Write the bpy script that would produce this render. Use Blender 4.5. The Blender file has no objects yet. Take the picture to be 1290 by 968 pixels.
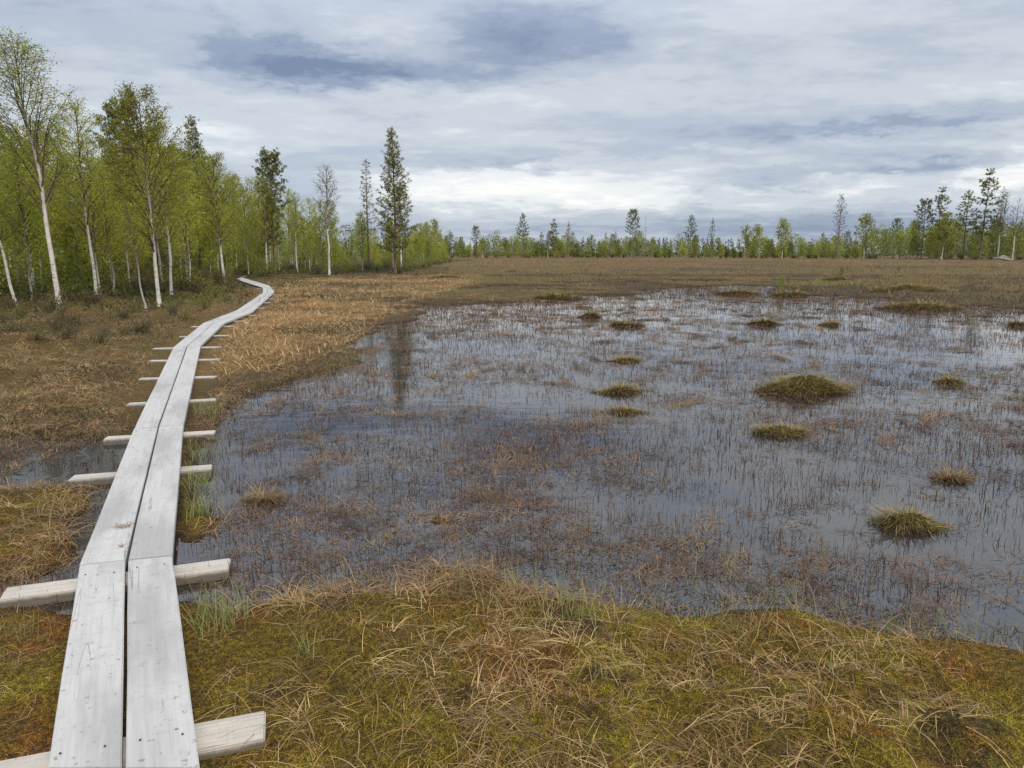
import bpy, bmesh, math
import numpy as np
from mathutils import Vector, Matrix
R = math.radians
rng = np.random.default_rng(7)
S = bpy.context.scene
C = S.collection
# ------------------------------------------------------------------ camera
CZ = 1.705; F = 895.8; PITCH = math.atan(166.0 / F)
cp, sp = math.cos(PITCH), math.sin(PITCH)
cam_d = bpy.data.cameras.new("camera"); cam_d.lens = 25.0; cam_d.sensor_width = 36.0
cam_d.clip_start = 0.05; cam_d.clip_end = 6000
cam = bpy.data.objects.new("camera", cam_d); C.objects.link(cam)
cam.location = (0, 0, CZ); cam.rotation_euler = (math.pi / 2 - PITCH, 0, 0)
S.camera = cam
S.view_settings.view_transform = 'Standard'; S.view_settings.look = 'None'
S.view_settings.gamma = 1; S.view_settings.exposure = 0.32
S.view_settings.use_curve_mapping = False
S.cycles.max_bounces = 5; S.cycles.diffuse_bounces = 3; S.cycles.glossy_bounces = 3
S.cycles.transmission_bounces = 2; S.cycles.transparent_max_bounces = 4
S.cycles.caustics_reflective = False; S.cycles.caustics_refractive = False


def G(px, py, z=0.0):
    u = (px - 645.0) / F; v = -(py - 484.0) / F
    dx, dy, dz = u, cp + v * sp, -sp + v * cp
    t = (z - CZ) / dz
    return np.array([dx * t, dy * t])


def top_z(Y, py):
    v = py - 484.0
    return CZ - Y * (F * sp + v * cp) / (F * cp - v * sp)


def az_el(px, py):
    u = (px - 645.0) / F; v = -(py - 484.0) / F
    x, y, z = u, cp + v * sp, -sp + v * cp
    return math.atan2(x, y), math.atan2(z, math.hypot(x, y))


# ------------------------------------------------------------------ world
SUN_EL, SUN_AZ = 42.0, 150.0     # azimuth measured clockwise from +Y: behind the viewer, to the right
W = bpy.data.worlds.new("World"); S.world = W; W.use_nodes = True
nt = W.node_tree; nt.nodes.clear(); N = nt.nodes; LK = nt.links


class X:
    tree = nt

    def __init__(s, sock): s.s = sock
    def _m(a, op, *o, clamp=False):
        n = X.tree.nodes.new('ShaderNodeMath'); n.operation = op; n.use_clamp = clamp
        for i, q in enumerate((a,) + o):
            if isinstance(q, X): X.tree.links.new(q.s, n.inputs[i])
            else: n.inputs[i].default_value = q
        return X(n.outputs[0])
    def __add__(a, b): return a._m('ADD', b)
    def __sub__(a, b): return a._m('SUBTRACT', b)
    def __mul__(a, b): return a._m('MULTIPLY', b)
    def __truediv__(a, b): return a._m('DIVIDE', b)
    __radd__ = __add__; __rmul__ = __mul__


tc = N.new('ShaderNodeTexCoord'); sx = N.new('ShaderNodeSeparateXYZ'); LK.new(tc.outputs['Generated'], sx.inputs[0])
dx, dy, dz = (X(sx.outputs[i]) for i in range(3))
el = dz._m('ARCSINE'); az = dx._m('ARCTAN2', dy)
zz = dz._m('MAXIMUM', 0.0) + 0.11
cb = N.new('ShaderNodeCombineXYZ')
LK.new((dx / zz).s, cb.inputs[0]); LK.new((dy / zz).s, cb.inputs[1])


def noise(vec, scale, detail=5, rough=0.55, off=(0, 0, 0), stretch=(1, 1, 1), dist=0.0):
    t = X.tree
    m = t.nodes.new('ShaderNodeMapping'); t.links.new(vec, m.inputs[0])
    m.inputs[1].default_value = off; m.inputs[3].default_value = stretch
    n = t.nodes.new('ShaderNodeTexNoise'); t.links.new(m.outputs[0], n.inputs['Vector'])
    n.inputs['Scale'].default_value = scale; n.inputs['Detail'].default_value = detail
    n.inputs['Roughness'].default_value = rough; n.inputs['Distortion'].default_value = dist
    return X(n.outputs['Fac'])


n1 = noise(cb.outputs[0], 0.45, 6, 0.55, (3.1, 1.2, 0), (0.8, 1.0, 1), 0.3)
n2 = noise(cb.outputs[0], 1.3, 7, 0.6, (9.3, 5.2, 0), (0.7, 1.0, 1), 0.2)
n3 = noise(cb.outputs[0], 4.0, 6, 0.6, (1.3, 7.2, 0), (0.8, 1.0, 1), 0.3)
cae = N.new('ShaderNodeCombineXYZ'); LK.new(az.s, cae.inputs[0]); LK.new((el * 3.0).s, cae.inputs[1])
wn1 = noise(cae.outputs[0], 4.5, 6, 0.62, (0.4, 2.2, 0)); wn2 = noise(cae.outputs[0], 5.5, 6, 0.62, (7.4, 4.2, 0))
wn3 = noise(cae.outputs[0], 17, 6, 0.68, (2.4, 8.2, 0)); wn4 = noise(cae.outputs[0], 21, 6, 0.68, (5.4, 1.2, 0))
azw = az + (wn1 - 0.5) * 0.20 + (wn3 - 0.5) * 0.12
elw = el + (wn2 - 0.5) * 0.055 + (wn4 - 0.5) * 0.04


def blob(px, py, wx, wy, a):
    a0, e0 = az_el(px, py)
    u = (azw - a0) * (F / wx); v = (elw - e0) * (F / wy)
    return ((u * u + v * v) * -1.0)._m('EXPONENT') * a


n4 = noise(cb.outputs[0], 9.0, 5, 0.6, (4.3, 2.2, 0), (0.5, 1.0, 1), 0.3)
fld = (n1 - 0.5) * 0.72 + (n2 - 0.5) * 0.58 + (n3 - 0.5) * 0.30 + (n4 - 0.5) * 0.12 + (wn3 - 0.5) * 0.16 + 0.505
for b in [(430, 90, 120, 18, -0.45), (650, 48, 130, 30, -0.40), (370, 76, 90, 18, -0.25), (500, 40, 60, 24, 0.16), (270, 40, 22, 60, -0.12),
          (600, 100, 60, 14, -.10), (700, 236, 190, 26, 0.33), (560, 232, 90, 14, 0.10), (900, 250, 200, 12, .10),
          (1285, 218, 60, 22, 0.5), (1100, 228, 60, 9, 0.28), (1130, 155, 200, 11, -0.26), (1130, 212, 200, 8, -0.30),
          (1000, 233, 140, 6, -0.22), (640, 204, 70, 7, -0.25), (830, 185, 200, 9, -0.16), (600, 130, 260, 18, 0.08),
          (900, 290, 700, 20, -0.20), (1000, 182, 200, 10, 0.16), (100, 60, 260, 40, 0.12), (850, 90, 260, 30, 0.02),
          (1150, 40, 260, 40, -0.05), (960, 215, 120, 6, .15), (450, 200, 120, 20, -.02), (50, 180, 220, 60, .16)]:
    fld = fld + blob(*b)
ramp = N.new('ShaderNodeValToRGB'); LK.new(fld.s, ramp.inputs[0])
cr = ramp.color_ramp; cr.interpolation = 'EASE'
stops = [(0.0, (0.165, 0.21, 0.315)), (0.22, (0.255, 0.31, 0.415)), (0.44, (0.40, 0.45, 0.53)), (0.60, (0.51, 0.55, 0.60)), (0.76, (0.70, 0.72, 0.74)), (1.0, (0.87, 0.86, 0.83))]
while len(cr.elements) < len(stops): cr.elements.new(0.5)
for e, (p_, c_) in zip(cr.elements, stops): e.position = p_; e.color = (*c_, 1)
sky = N.new('ShaderNodeTexSky'); sky.sky_type = 'NISHITA'; sky.sun_disc = False
sky.sun_elevation = R(SUN_EL); sky.sun_rotation = R(SUN_AZ)
up = X(ramp.outputs[0])
zup = ((el - 0.25) * 2.2)._m('MAXIMUM', 0.0)._m('MINIMUM', 1.0)
zen = zup * 12.0 + 10.0     # overcast sky is brighter overhead
vm = N.new('ShaderNodeVectorMath'); vm.operation = 'SCALE'; zm = N.new('ShaderNodeMix'); zm.data_type = 'RGBA'; LK.new((zup * 0.3).s, zm.inputs[0]); LK.new(ramp.outputs[0], zm.inputs[6]); zm.inputs[7].default_value = (0.60, 0.58, 0.55, 1)
LK.new(zm.outputs[2], vm.inputs[0]); LK.new(zen.s, vm.inputs['Scale'])
mx = N.new('ShaderNodeMix'); mx.data_type = 'RGBA'; mx.inputs[0].default_value = 0.92
LK.new(sky.outputs[0], mx.inputs[6]); LK.new(vm.outputs[0], mx.inputs[7])
bg = N.new('ShaderNodeBackground'); bg.inputs[1].default_value = 0.1; LK.new(mx.outputs[2], bg.inputs[0])
wo = N.new('ShaderNodeOutputWorld'); LK.new(bg.outputs[0], wo.inputs[0])
sun_d = bpy.data.lights.new("sun", 'SUN'); sun_d.energy = 2.0; sun_d.angle = R(14); sun_d.color = (1.0, 0.92, 0.80)
sun = bpy.data.objects.new("sun", sun_d); C.objects.link(sun)
sv = Vector((math.sin(R(SUN_AZ)) * math.cos(R(SUN_EL)), math.cos(R(SUN_AZ)) * math.cos(R(SUN_EL)), math.sin(R(SUN_EL))))
sun.rotation_euler = sv.to_track_quat('Z', 'Y').to_euler()


# ------------------------------------------------------------------ numpy noise
def vnoise(x, y, seed):
    xi = np.floor(x).astype(np.int64); yi = np.floor(y).astype(np.int64)
    fx = x - xi; fy = y - yi
    fx = fx * fx * (3 - 2 * fx); fy = fy * fy * (3 - 2 * fy)
    def h(a, b):
        n = (a * 374761393 + b * 668265263 + seed * 974634777) & 0x7fffffff
        n = ((n ^ (n >> 13)) * 1274126177) & 0x7fffffff
        n = ((n ^ (n >> 16)) * 668265263) & 0x7fffffff
        return (n & 0xffff) / 65535.0
    a = h(xi, yi); b = h(xi + 1, yi); c = h(xi, yi + 1); d = h(xi + 1, yi + 1)
    return (a * (1 - fx) + b * fx) * (1 - fy) + (c * (1 - fx) + d * fx) * fy


def fbm(x, y, sc, seed=0, octs=3, g=0.5):
    s = 0; a = 1; t = 0
    for i in range(octs):
        s = s + a * (vnoise(x * sc + 13.7 * i + 100, y * sc - 7.3 * i + 100, seed + i) - 0.5); t += a
        a *= g; sc *= 2.03
    return s / t * 2       # about -1..1


def sstep(a, b, x):
    t = np.clip((x - a) / (b - a), 0, 1); return t * t * (3 - 2 * t)


def poly_sd(P, x, y):
    P = np.asarray(P); n = len(P)
    d2 = np.full(x.shape, 1e18); ins = np.zeros(x.shape, bool)
    for i in range(n):
        x0, y0 = P[i]; x1, y1 = P[(i + 1) % n]
        ex, ey = x1 - x0, y1 - y0
        t = np.clip(((x - x0) * ex + (y - y0) * ey) / (ex * ex + ey * ey + 1e-12), 0, 1)
        d2 = np.minimum(d2, (x - x0 - t * ex) ** 2 + (y - y0 - t * ey) ** 2)
        if y0 != y1:
            c = ((y0 > y) != (y1 > y)) & (x < (x1 - x0) * (y - y0) / (y1 - y0) + x0)
            ins ^= c
    d = np.sqrt(d2)
    return np.where(ins, d, -d)


def gp(L): return [tuple(G(a, b)) for a, b in L]


P_front = gp([(-700, 760), (0, 762), (50, 762), (100, 772), (150, 772), (235, 757), (300, 772), (345, 758), (400, 748), (480, 750), (530, 742), (550, 722),
              (600, 724), (650, 744), (700, 758), (800, 763), (850, 778), (950, 764), (1000, 766), (1050, 780), (1110, 796), (1200, 806),
              (1290, 826), (2000, 860)]) + [(20, 1.0), (40, -40), (-40, -40)]
P_isle = gp([(-700, 590), (0, 618), (60, 612), (112, 616), (106, 650), (97, 700), (60, 722), (0, 738), (-700, 752)])
P_mid = gp([(-1500, 520), (-600, 535), (0, 553), (60, 548), (140, 552), (178, 558), (210, 600), (218, 686), (255, 690), (284, 666), (262, 645), (246, 612),
            (250, 580), (262, 548), (284, 522), (300, 500), (350, 486), (378, 478), (428, 467), (442, 442), (478, 412), (510, 397),
            (560, 388), (640, 376), (760, 367), (880, 362), (960, 362), (1010, 370), (1100, 379), (1200, 386), (1290, 388),
            (1800, 384), (2600, 380)]) + [(900, 60), (900, 2500), (-2500, 2500), (-2500, 8)]
P_gold = gp([(300, 470), (300, 430), (335, 400), (352, 380), (344, 360), (420, 352), (600, 349), (590, 357), (500, 385), (512, 395), (440, 412), (415, 440)])
# forest front edge (world)
EDGE = [G(*q, 0.12) for q in [(-900, 400), (-300, 394), (-60, 388), (60, 386), (130, 380), (205, 377), (262, 364), (285, 355), (340, 349), (420, 346), (505, 344), (535, 338), (560, 331)]]
P_wood = [tuple(e) for e in EDGE] + [(-6, 150), (-250, 150), (-250, 12)]
PT = 0.105
BW = [((60, 968), (155.5, 968), (252, 968)), ((100, 712), (159.5, 706), (217, 700)), ((169, 540), (199.5, 538), (231, 536)),
      ((219, 437), (236, 436), (253, 435)), ((256, 407), (269.5, 407), (283, 407)), ((298, 391), (308, 392), (318, 393)),
      ((331, 369), (338, 368.5), (346, 368)), ((331, 362.5), (335, 361.2), (339.5, 360)), ((297, 352), (300.5, 350.8), (304, 349.5)),
      ((306, 348.6), (308.5, 348.1), (311, 347.6))]
BWw = [[G(*q, PT) for q in j] for j in BW]
j0 = [BWw[0][i] + (BWw[0][i] - BWw[1][i]) * 0.55 for i in range(3)]
jm = [BWw[0][i] + (BWw[0][i] - BWw[1][i]) * 2.6 for i in range(3)]
CL = np.array([jm[1], j0[1]] + [j[1] for j in BWw])


def path_d(x, y):
    d2 = np.full(x.shape, 1e18)
    for i in range(len(CL) - 1):
        x0, y0 = CL[i]; ex, ey = CL[i + 1] - CL[i]
        t = np.clip(((x - x0) * ex + (y - y0) * ey) / (ex * ex + ey * ey), 0, 1)
        d2 = np.minimum(d2, (x - x0 - t * ex) ** 2 + (y - y0 - t * ey) ** 2)
    return np.sqrt(d2)


def land(x, y):
    """height, shore distance (+ on land), zone weights"""
    r = np.hypot(x, y)
    a = np.clip(r / 16, 0.16, 1.0)
    sf = poly_sd(P_front, x, y); si = poly_sd(P_isle, x, y); sm = poly_sd(P_mid, x, y)
    wob = fbm(x, y, 2.2, 3, 3) * 0.16 * np.clip(a * 3, 0, 1) + fbm(x, y, 0.5, 5, 3) * 0.9 * a * sstep(4, 12, r)
    far = sstep(15, 26, y + 0 * x) * sstep(-12, -4, x + 4)
    wobf = fbm(x * 0.6, y, 0.30, 9, 4, 0.62) * 4.2
    sd = np.maximum(np.maximum(sf, si), sm * (1 - far) + far * (np.minimum(np.where(sm > 0, sm * 0.30, sm * 0.55), 0.5 + 0.10 * sm) + wobf)) + wob
    wood = poly_sd(P_wood, x, y)
    wd = sstep(-3, 6, wood)
    onl = sstep(-0.05, 0.5, sd)
    H = 0.075 + 0.05 * sstep(0.3, 2, sf) + 0.12 * wd + 0.02 * sstep(30, 80, y)
    bump = (fbm(x, y, 1.5, 21, 3) * 0.06 + fbm(x, y, 6.0, 25, 4, .6) * 0.065) * (1 + 0.8 * wd) + np.maximum(fbm(x, y, 0.8, 31, 2), 0) * 0.20 * sstep(0.6, 2, sd) * (1 - sstep(4, 2, r) * 0.6)
    soggy = sstep(14, 0, np.abs(y - 30)) * sstep(-2, 4, x)
    bump = bump + soggy * (fbm(x * 0.5, y, 0.8, 41, 3) * 0.09 - 0.02)
    h = np.where(sd > 0, H * (1 - np.exp(-np.maximum(sd, 0) / 0.16)) + bump * onl, np.maximum(sd * 0.4, -0.3) - 0.004)
    pd = path_d(x, y)
    h = np.where(pd < 1.1, np.minimum(h, 0.022 + 0.14 * sstep(0.50, 1.1, pd)), h)
    return h, sd, sf, si, sm, wood


# ------------------------------------------------------------------ mesh helpers
def mesh_np(name, verts, faces, col=None, mat=None, smooth=False, uv=None):
    me = bpy.data.meshes.new(name)
    verts = np.asarray(verts, np.float32); faces = np.asarray(faces, np.int32)
    k = faces.shape[1]; nf = len(faces)
    me.vertices.add(len(verts)); me.vertices.foreach_set('co', verts.ravel())
    me.loops.add(nf * k); me.loops.foreach_set('vertex_index', faces.ravel())
    me.polygons.add(nf); me.polygons.foreach_set('loop_start', np.arange(nf, dtype=np.int32) * k)
    me.polygons.foreach_set('loop_total', np.full(nf, k, np.int32))
    if smooth: me.polygons.foreach_set('use_smooth', np.ones(nf, bool))
    me.update(calc_edges=True)
    if col is not None:
        ca = me.color_attributes.new('Col', 'FLOAT_COLOR', 'POINT')
        c4 = np.ones((len(verts), 4), np.float32); c4[:, :3] = col
        ca.data.foreach_set('color', c4.ravel())
    if mat: me.materials.append(mat)
    return me


def obj(name, me, parent=None, label=None, cat=None, group=None, kind=None, loc=None, rot=None, scale=None):
    o = bpy.data.objects.new(name, me); C.objects.link(o)
    if parent is not None: o.parent = parent
    if loc is not None: o.location = loc
    if rot is not None: o.rotation_euler = rot
    if scale is not None: o.scale = scale
    if label: o['label'] = label
    if cat: o['category'] = cat
    if group: o['group'] = group
    if kind: o['kind'] = kind
    return o


def ribbons(base, azim, length, e0, e1, width, K, col, tipcol=None, taper=0.25):
    """curved blades: returns verts, quads, colours. e0/e1 start and end elevation (rad)"""
    n = len(base); K1 = K + 1
    t = np.linspace(0, 1, K1)[None, :]
    e = e0[:, None] + (e1 - e0)[:, None] * t
    ds = (length / K)[:, None]
    ch = np.cumsum(np.cos(e) * ds, 1) - np.cos(e[:, :1]) * ds
    cz = np.cumsum(np.sin(e) * ds, 1) - np.sin(e[:, :1]) * ds
    bend = (rng.random(n) - 0.5)[:, None] * 0.55 * t
    ax = np.cos(azim[:, None] + bend); ay = np.sin(azim[:, None] + bend)
    cx = base[:, 0:1] + ch * ax; cy = base[:, 1:2] + ch * ay; z = base[:, 2:3] + cz
    w = (width[:, None] * 0.5) * (1 - (1 - taper) * t ** 1.5)
    tw = rng.random(n)[:, None] * 0.8 - 0.4
    wx = -ay * np.cos(tw) * w; wy = ax * np.cos(tw) * w; wz = np.sin(tw) * w
    V = np.empty((n, K1, 2, 3), np.float32)
    V[:, :, 0, 0] = cx - wx; V[:, :, 0, 1] = cy - wy; V[:, :, 0, 2] = z - wz
    V[:, :, 1, 0] = cx + wx; V[:, :, 1, 1] = cy + wy; V[:, :, 1, 2] = z + wz
    idx = (np.arange(n)[:, None] * K1 + np.arange(K)[None, :]) * 2
    Fq = np.stack([idx, idx + 1, idx + 3, idx + 2], -1).reshape(-1, 4)
    cc = np.repeat(col[:, None, :], K1, 1)
    if tipcol is not None:
        cc = cc * (1 - t[..., None]) + tipcol[:, None, :] * t[..., None]
    cc = np.repeat(cc[:, :, None, :], 2, 2).reshape(-1, 3)
    return V.reshape(-1, 3), Fq, cc


def cat(parts):
    off = 0; V = []; Fs = []; Cs = []
    for v, f, c in parts:
        V.append(v); Fs.append(f + off); Cs.append(c); off += len(v)
    return np.concatenate(V), np.concatenate(Fs), np.concatenate(Cs)


def pick(cols, n, jit=0.18):
    cols = np.array(cols, float); c = cols[rng.integers(0, len(cols), n)]
    f = (1 + (rng.random((n, 1)) - 0.5) * 2 * jit)
    return c * f * (1 + (rng.random((n, 3)) - 0.5) * 0.12)


def leaves(cent, size, col, flat=0.0, aspect=0.62):
    n = len(cent)
    a = rng.normal(size=(n, 3)); a /= np.linalg.norm(a, axis=1)[:, None]
    b = rng.normal(size=(n, 3)); b -= (b * a).sum(1)[:, None] * a; b /= np.linalg.norm(b, axis=1)[:, None]
    s = size[:, None] if np.ndim(size) else np.full((n, 1), size)
    V = np.stack([cent - a * s * .5, cent + b * s * aspect * .5, cent + a * s * .5, cent - b * s * aspect * .5], 1).reshape(-1, 3)
    Fq = np.arange(n * 4).reshape(n, 4)
    return V, Fq, np.repeat(col, 4, 0)


# ------------------------------------------------------------------ materials
def new_mat(name):
    m = bpy.data.materials.new(name); m.use_nodes = True
    m.node_tree.nodes.clear(); X.tree = m.node_tree
    return m, m.node_tree


def leaf_mat(name, trans=0.3, rough=0.6, gloss=0.25):
    m, t = new_mat(name)
    at = t.nodes.new('ShaderNodeAttribute'); at.attribute_name = 'Col'
    oi = t.nodes.new('ShaderNodeObjectInfo')
    hs = t.nodes.new('ShaderNodeHueSaturation'); t.links.new(at.outputs['Color'], hs.inputs['Color'])
    rnd = X(oi.outputs['Random'])
    t.links.new((rnd * 0.022 + 0.489).s, hs.inputs['Hue']); t.links.new((rnd._m('MULTIPLY', 7.31)._m('FRACT') * 0.45 + 0.78).s, hs.inputs['Value'])
    pb = t.nodes.new('ShaderNodeBsdfPrincipled'); t.links.new(hs.outputs[0], pb.inputs['Base Color'])
    pb.inputs['Roughness'].default_value = rough; pb.inputs['Specular IOR Level'].default_value = gloss
    out = t.nodes.new('ShaderNodeOutputMaterial')
    if trans > 0:
        tr = t.nodes.new('ShaderNodeBsdfTranslucent'); t.links.new(hs.outputs[0], tr.inputs[0])
        mixs = t.nodes.new('ShaderNodeMixShader'); mixs.inputs[0].default_value = trans
        t.links.new(pb.outputs[0], mixs.inputs[1]); t.links.new(tr.outputs[0], mixs.inputs[2]); t.links.new(mixs.outputs[0], out.inputs[0])
    else: t.links.new(pb.outputs[0], out.inputs[0])
    return m


def blade_mat(name, trans=0.15):
    m, t = new_mat(name)
    at = t.nodes.new('ShaderNodeAttribute'); at.attribute_name = 'Col'
    pb = t.nodes.new('ShaderNodeBsdfPrincipled'); t.links.new(at.outputs['Color'], pb.inputs['Base Color'])
    pb.inputs['Roughness'].default_value = 0.65; pb.inputs['Specular IOR Level'].default_value = 0.25
    tr = t.nodes.new('ShaderNodeBsdfTranslucent'); t.links.new(at.outputs['Color'], tr.inputs[0])
    mixs = t.nodes.new('ShaderNodeMixShader'); mixs.inputs[0].default_value = trans
    out = t.nodes.new('ShaderNodeOutputMaterial')
    t.links.new(pb.outputs[0], mixs.inputs[1]); t.links.new(tr.outputs[0], mixs.inputs[2]); t.links.new(mixs.outputs[0], out.inputs[0])
    return m


def rgbmix(t, fac, a, b, blend='MIX'):
    n = t.nodes.new('ShaderNodeMix'); n.data_type = 'RGBA'; n.blend_type = blend
    for i, q in ((0, fac), (6, a), (7, b)):
        if isinstance(q, X): t.links.new(q.s, n.inputs[i])
        elif hasattr(q, 'is_output'): t.links.new(q, n.inputs[i])
        elif isinstance(q, tuple): n.inputs[i].default_value = (*q, 1)
        else: n.inputs[i].default_value = q
    return n.outputs[2]


def maprange(x, a, b, lo=0.0, hi=1.0):
    n = X.tree.nodes.new('ShaderNodeMapRange'); n.interpolation_type = 'SMOOTHSTEP'
    X.tree.links.new(x.s, n.inputs[0])
    for i, v in zip((1, 2, 3, 4), (a, b, lo, hi)): n.inputs[i].default_value = v
    return X(n.outputs[0])


M = {}
M['birch_leaf'] = leaf_mat('birch_leaf', 0.48)
M['needle'] = leaf_mat('needle', 0.12, 0.55, 0.3)
M['shrub_leaf'] = leaf_mat('shrub_leaf', 0.3)
M['blade'] = blade_mat('dry_blade')
M['moss_blade'] = blade_mat('moss_frond', 0.2)

# ground
m, t = new_mat('bog_soil'); M['ground'] = m
at = t.nodes.new('ShaderNodeAttribute'); at.attribute_name = 'Col'
gm = t.nodes.new('ShaderNodeNewGeometry'); pos = gm.outputs['Position']
g1 = noise(pos, 38, 5, 0.7); g2 = noise(pos, 7, 4, 0.6); g3 = noise(pos, 160, 3, 0.6)
c1 = rgbmix(t, maprange(g1, 0.35, 0.7), (0.45, 0.42, 0.40), (1.55, 1.5, 1.35))
c2 = rgbmix(t, 1.0, at.outputs['Color'], c1, 'MULTIPLY')
c2 = rgbmix(t, 1.0, c2, rgbmix(t, maprange(g3, 0.38, 0.64), (0.35, 0.33, 0.3), (1.65, 1.6, 1.35)), 'MULTIPLY')
c3 = rgbmix(t, maprange(g2, 0.5, 0.72, 0, 0.5), c2, (0.05, 0.026, 0.012))
pb = t.nodes.new('ShaderNodeBsdfPrincipled'); t.links.new(c3, pb.inputs['Base Color'])
pb.inputs['Roughness'].default_value = 0.85; pb.inputs['Specular IOR Level'].default_value = 0.2
bp = t.nodes.new('ShaderNodeBump'); bp.inputs['Strength'].default_value = 0.9; bp.inputs['Distance'].default_value = 0.02
t.links.new((g1 + g3 * 1.0).s, bp.inputs['Height']); t.links.new(bp.outputs[0], pb.inputs['Normal'])
out = t.nodes.new('ShaderNodeOutputMaterial'); t.links.new(pb.outputs[0], out.inputs[0])

# water
m, t = new_mat('peat_water'); M['water'] = m
gm = t.nodes.new('ShaderNodeNewGeometry'); pos = gm.outputs['Position']
w1 = noise(pos, 3.0, 3, 0.5, (0, 0, 0), (1, 1.6, 1)); w2 = noise(pos, 22, 3, 0.55); w3 = noise(pos, 0.6, 3, 0.5)
pb = t.nodes.new('ShaderNodeBsdfPrincipled')
t.links.new(rgbmix(t, maprange(w3, 0.4, 0.65), (0.016, 0.016, 0.018), (0.030, 0.023, 0.018)), pb.inputs['Base Color'])
pb.inputs['Roughness'].default_value = 0.035; pb.inputs['IOR'].default_value = 1.90
bp = t.nodes.new('ShaderNodeBump'); bp.inputs['Strength'].default_value = 0.35; bp.inputs['Distance'].default_value = 0.01
t.links.new((w1 * 0.8 + w2 * 0.10).s, bp.inputs['Height']); t.links.new(bp.outputs[0], pb.inputs['Normal'])
out = t.nodes.new('ShaderNodeOutputMaterial'); t.links.new(pb.outputs[0], out.inputs[0])


def wood_mat(name, base, dark, warm, low=None):
    m, t = new_mat(name)
    tcn = t.nodes.new('ShaderNodeTexCoord'); oc = tcn.outputs['Object']
    oi = t.nodes.new('ShaderNodeObjectInfo')
    vo = t.nodes.new('ShaderNodeVectorMath'); vo.operation = 'ADD'
    t.links.new(oc, vo.inputs[0])
    cbn = t.nodes.new('ShaderNodeCombineXYZ')
    for i, k in enumerate((37.0, 91.0, 53.0)): t.links.new((X(oi.outputs['Random']) * k).s, cbn.inputs[i])
    t.links.new(cbn.outputs[0], vo.inputs[1]); v = vo.outputs[0]
    grain = noise(v, 60, 5, 0.65, (0, 0, 0), (1, 0.035, 1), 0.4)
    fine = noise(v, 260, 3, 0.6, (0, 0, 0), (1, 0.03, 1))
    blot = noise(v, 2.6, 5, 0.6, (0, 0, 0), (1, 0.7, 1)); blot2 = noise(v, 14, 4, 0.6)
    crack = noise(v, 12, 2, 0.5, (3, 1, 0), (1, 0.035, 1), 0.3)
    cross = noise(v, 26, 2, 0.5, (0, 0, 0), (0.10, 1, 1), 0.6)
    c = rgbmix(t, maprange(grain, 0.35, 0.68, 0.0, 0.55), base, dark)
    c = rgbmix(t, maprange(blot, 0.42, 0.68, 0, 0.45), c, warm)
    c = rgbmix(t, maprange(blot2, 0.52, 0.78, 0, 0.45), c, tuple(k * 0.62 for k in base))
    # a thin line where the noise crosses its middle value: drying cracks and saw marks
    line = maprange((crack - 0.5)._m('ABSOLUTE'), 0.0, 0.006, 1, 0) * maprange(blot, 0.50, 0.60)
    c = rgbmix(t, line * 0.6, c, (0.05, 0.045, 0.04))
    line2 = maprange((cross - 0.5)._m('ABSOLUTE'), 0.0, 0.03, 1, 0) * maprange(blot, 0.45, 0.62)
    c = rgbmix(t, line2 * 0.16, c, (0.12, 0.115, 0.11))
    worn = noise(v, 1.1, 4, 0.65, (5, 3, 0), (2.4, 0.6, 1))
    c = rgbmix(t, maprange(worn, 0.46, 0.66, 0, 0.55), c, tuple(k * 0.74 for k in dark))
    spots = noise(v, 42, 2, 0.5); c = rgbmix(t, maprange(spots, 0.66, 0.72, 0, .55), c, (0.12, 0.11, 0.10))
    sz_ = t.nodes.new('ShaderNodeSeparateXYZ'); t.links.new(oc, sz_.inputs[0])
    if low is not None:
        wet = maprange(X(sz_.outputs[2]) + (blot2 - 0.5) * 0.035, low, low + 0.022, 1, 0)
        c = rgbmix(t, wet * 0.8, c, (0.075, 0.06, 0.042))
    vor = t.nodes.new('ShaderNodeTexVoronoi'); vor.inputs['Scale'].default_value = 4.2; t.links.new(v, vor.inputs['Vector'])
    knot = maprange(X(vor.outputs['Distance']), 0.02, 0.045, 1, 0)
    c = rgbmix(t, knot * 0.75, c, (0.11, 0.09, 0.075))
    pb = t.nodes.new('ShaderNodeBsdfPrincipled'); t.links.new(c, pb.inputs['Base Color'])
    pb.inputs['Roughness'].default_value = 0.7; pb.inputs['Specular IOR Level'].default_value = 0.3
    bp = t.nodes.new('ShaderNodeBump'); bp.inputs['Strength'].default_value = 0.5; bp.inputs['Distance'].default_value = 0.003
    t.links.new((grain + fine * 0.6 - line * 1.2).s, bp.inputs['Height']); t.links.new(bp.outputs[0], pb.inputs['Normal'])
    out = t.nodes.new('ShaderNodeOutputMaterial'); t.links.new(pb.outputs[0], out.inputs[0])
    return m


M['plank'] = wood_mat('weathered_plank', (0.445, 0.435, 0.43), (0.32, 0.315, 0.31), (0.49, 0.475, 0.45))
M['sleeper'] = wood_mat('weathered_sleeper', (0.48, 0.45, 0.41), (0.28, 0.255, 0.22), (0.50, 0.43, 0.34), 0.030)


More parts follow.
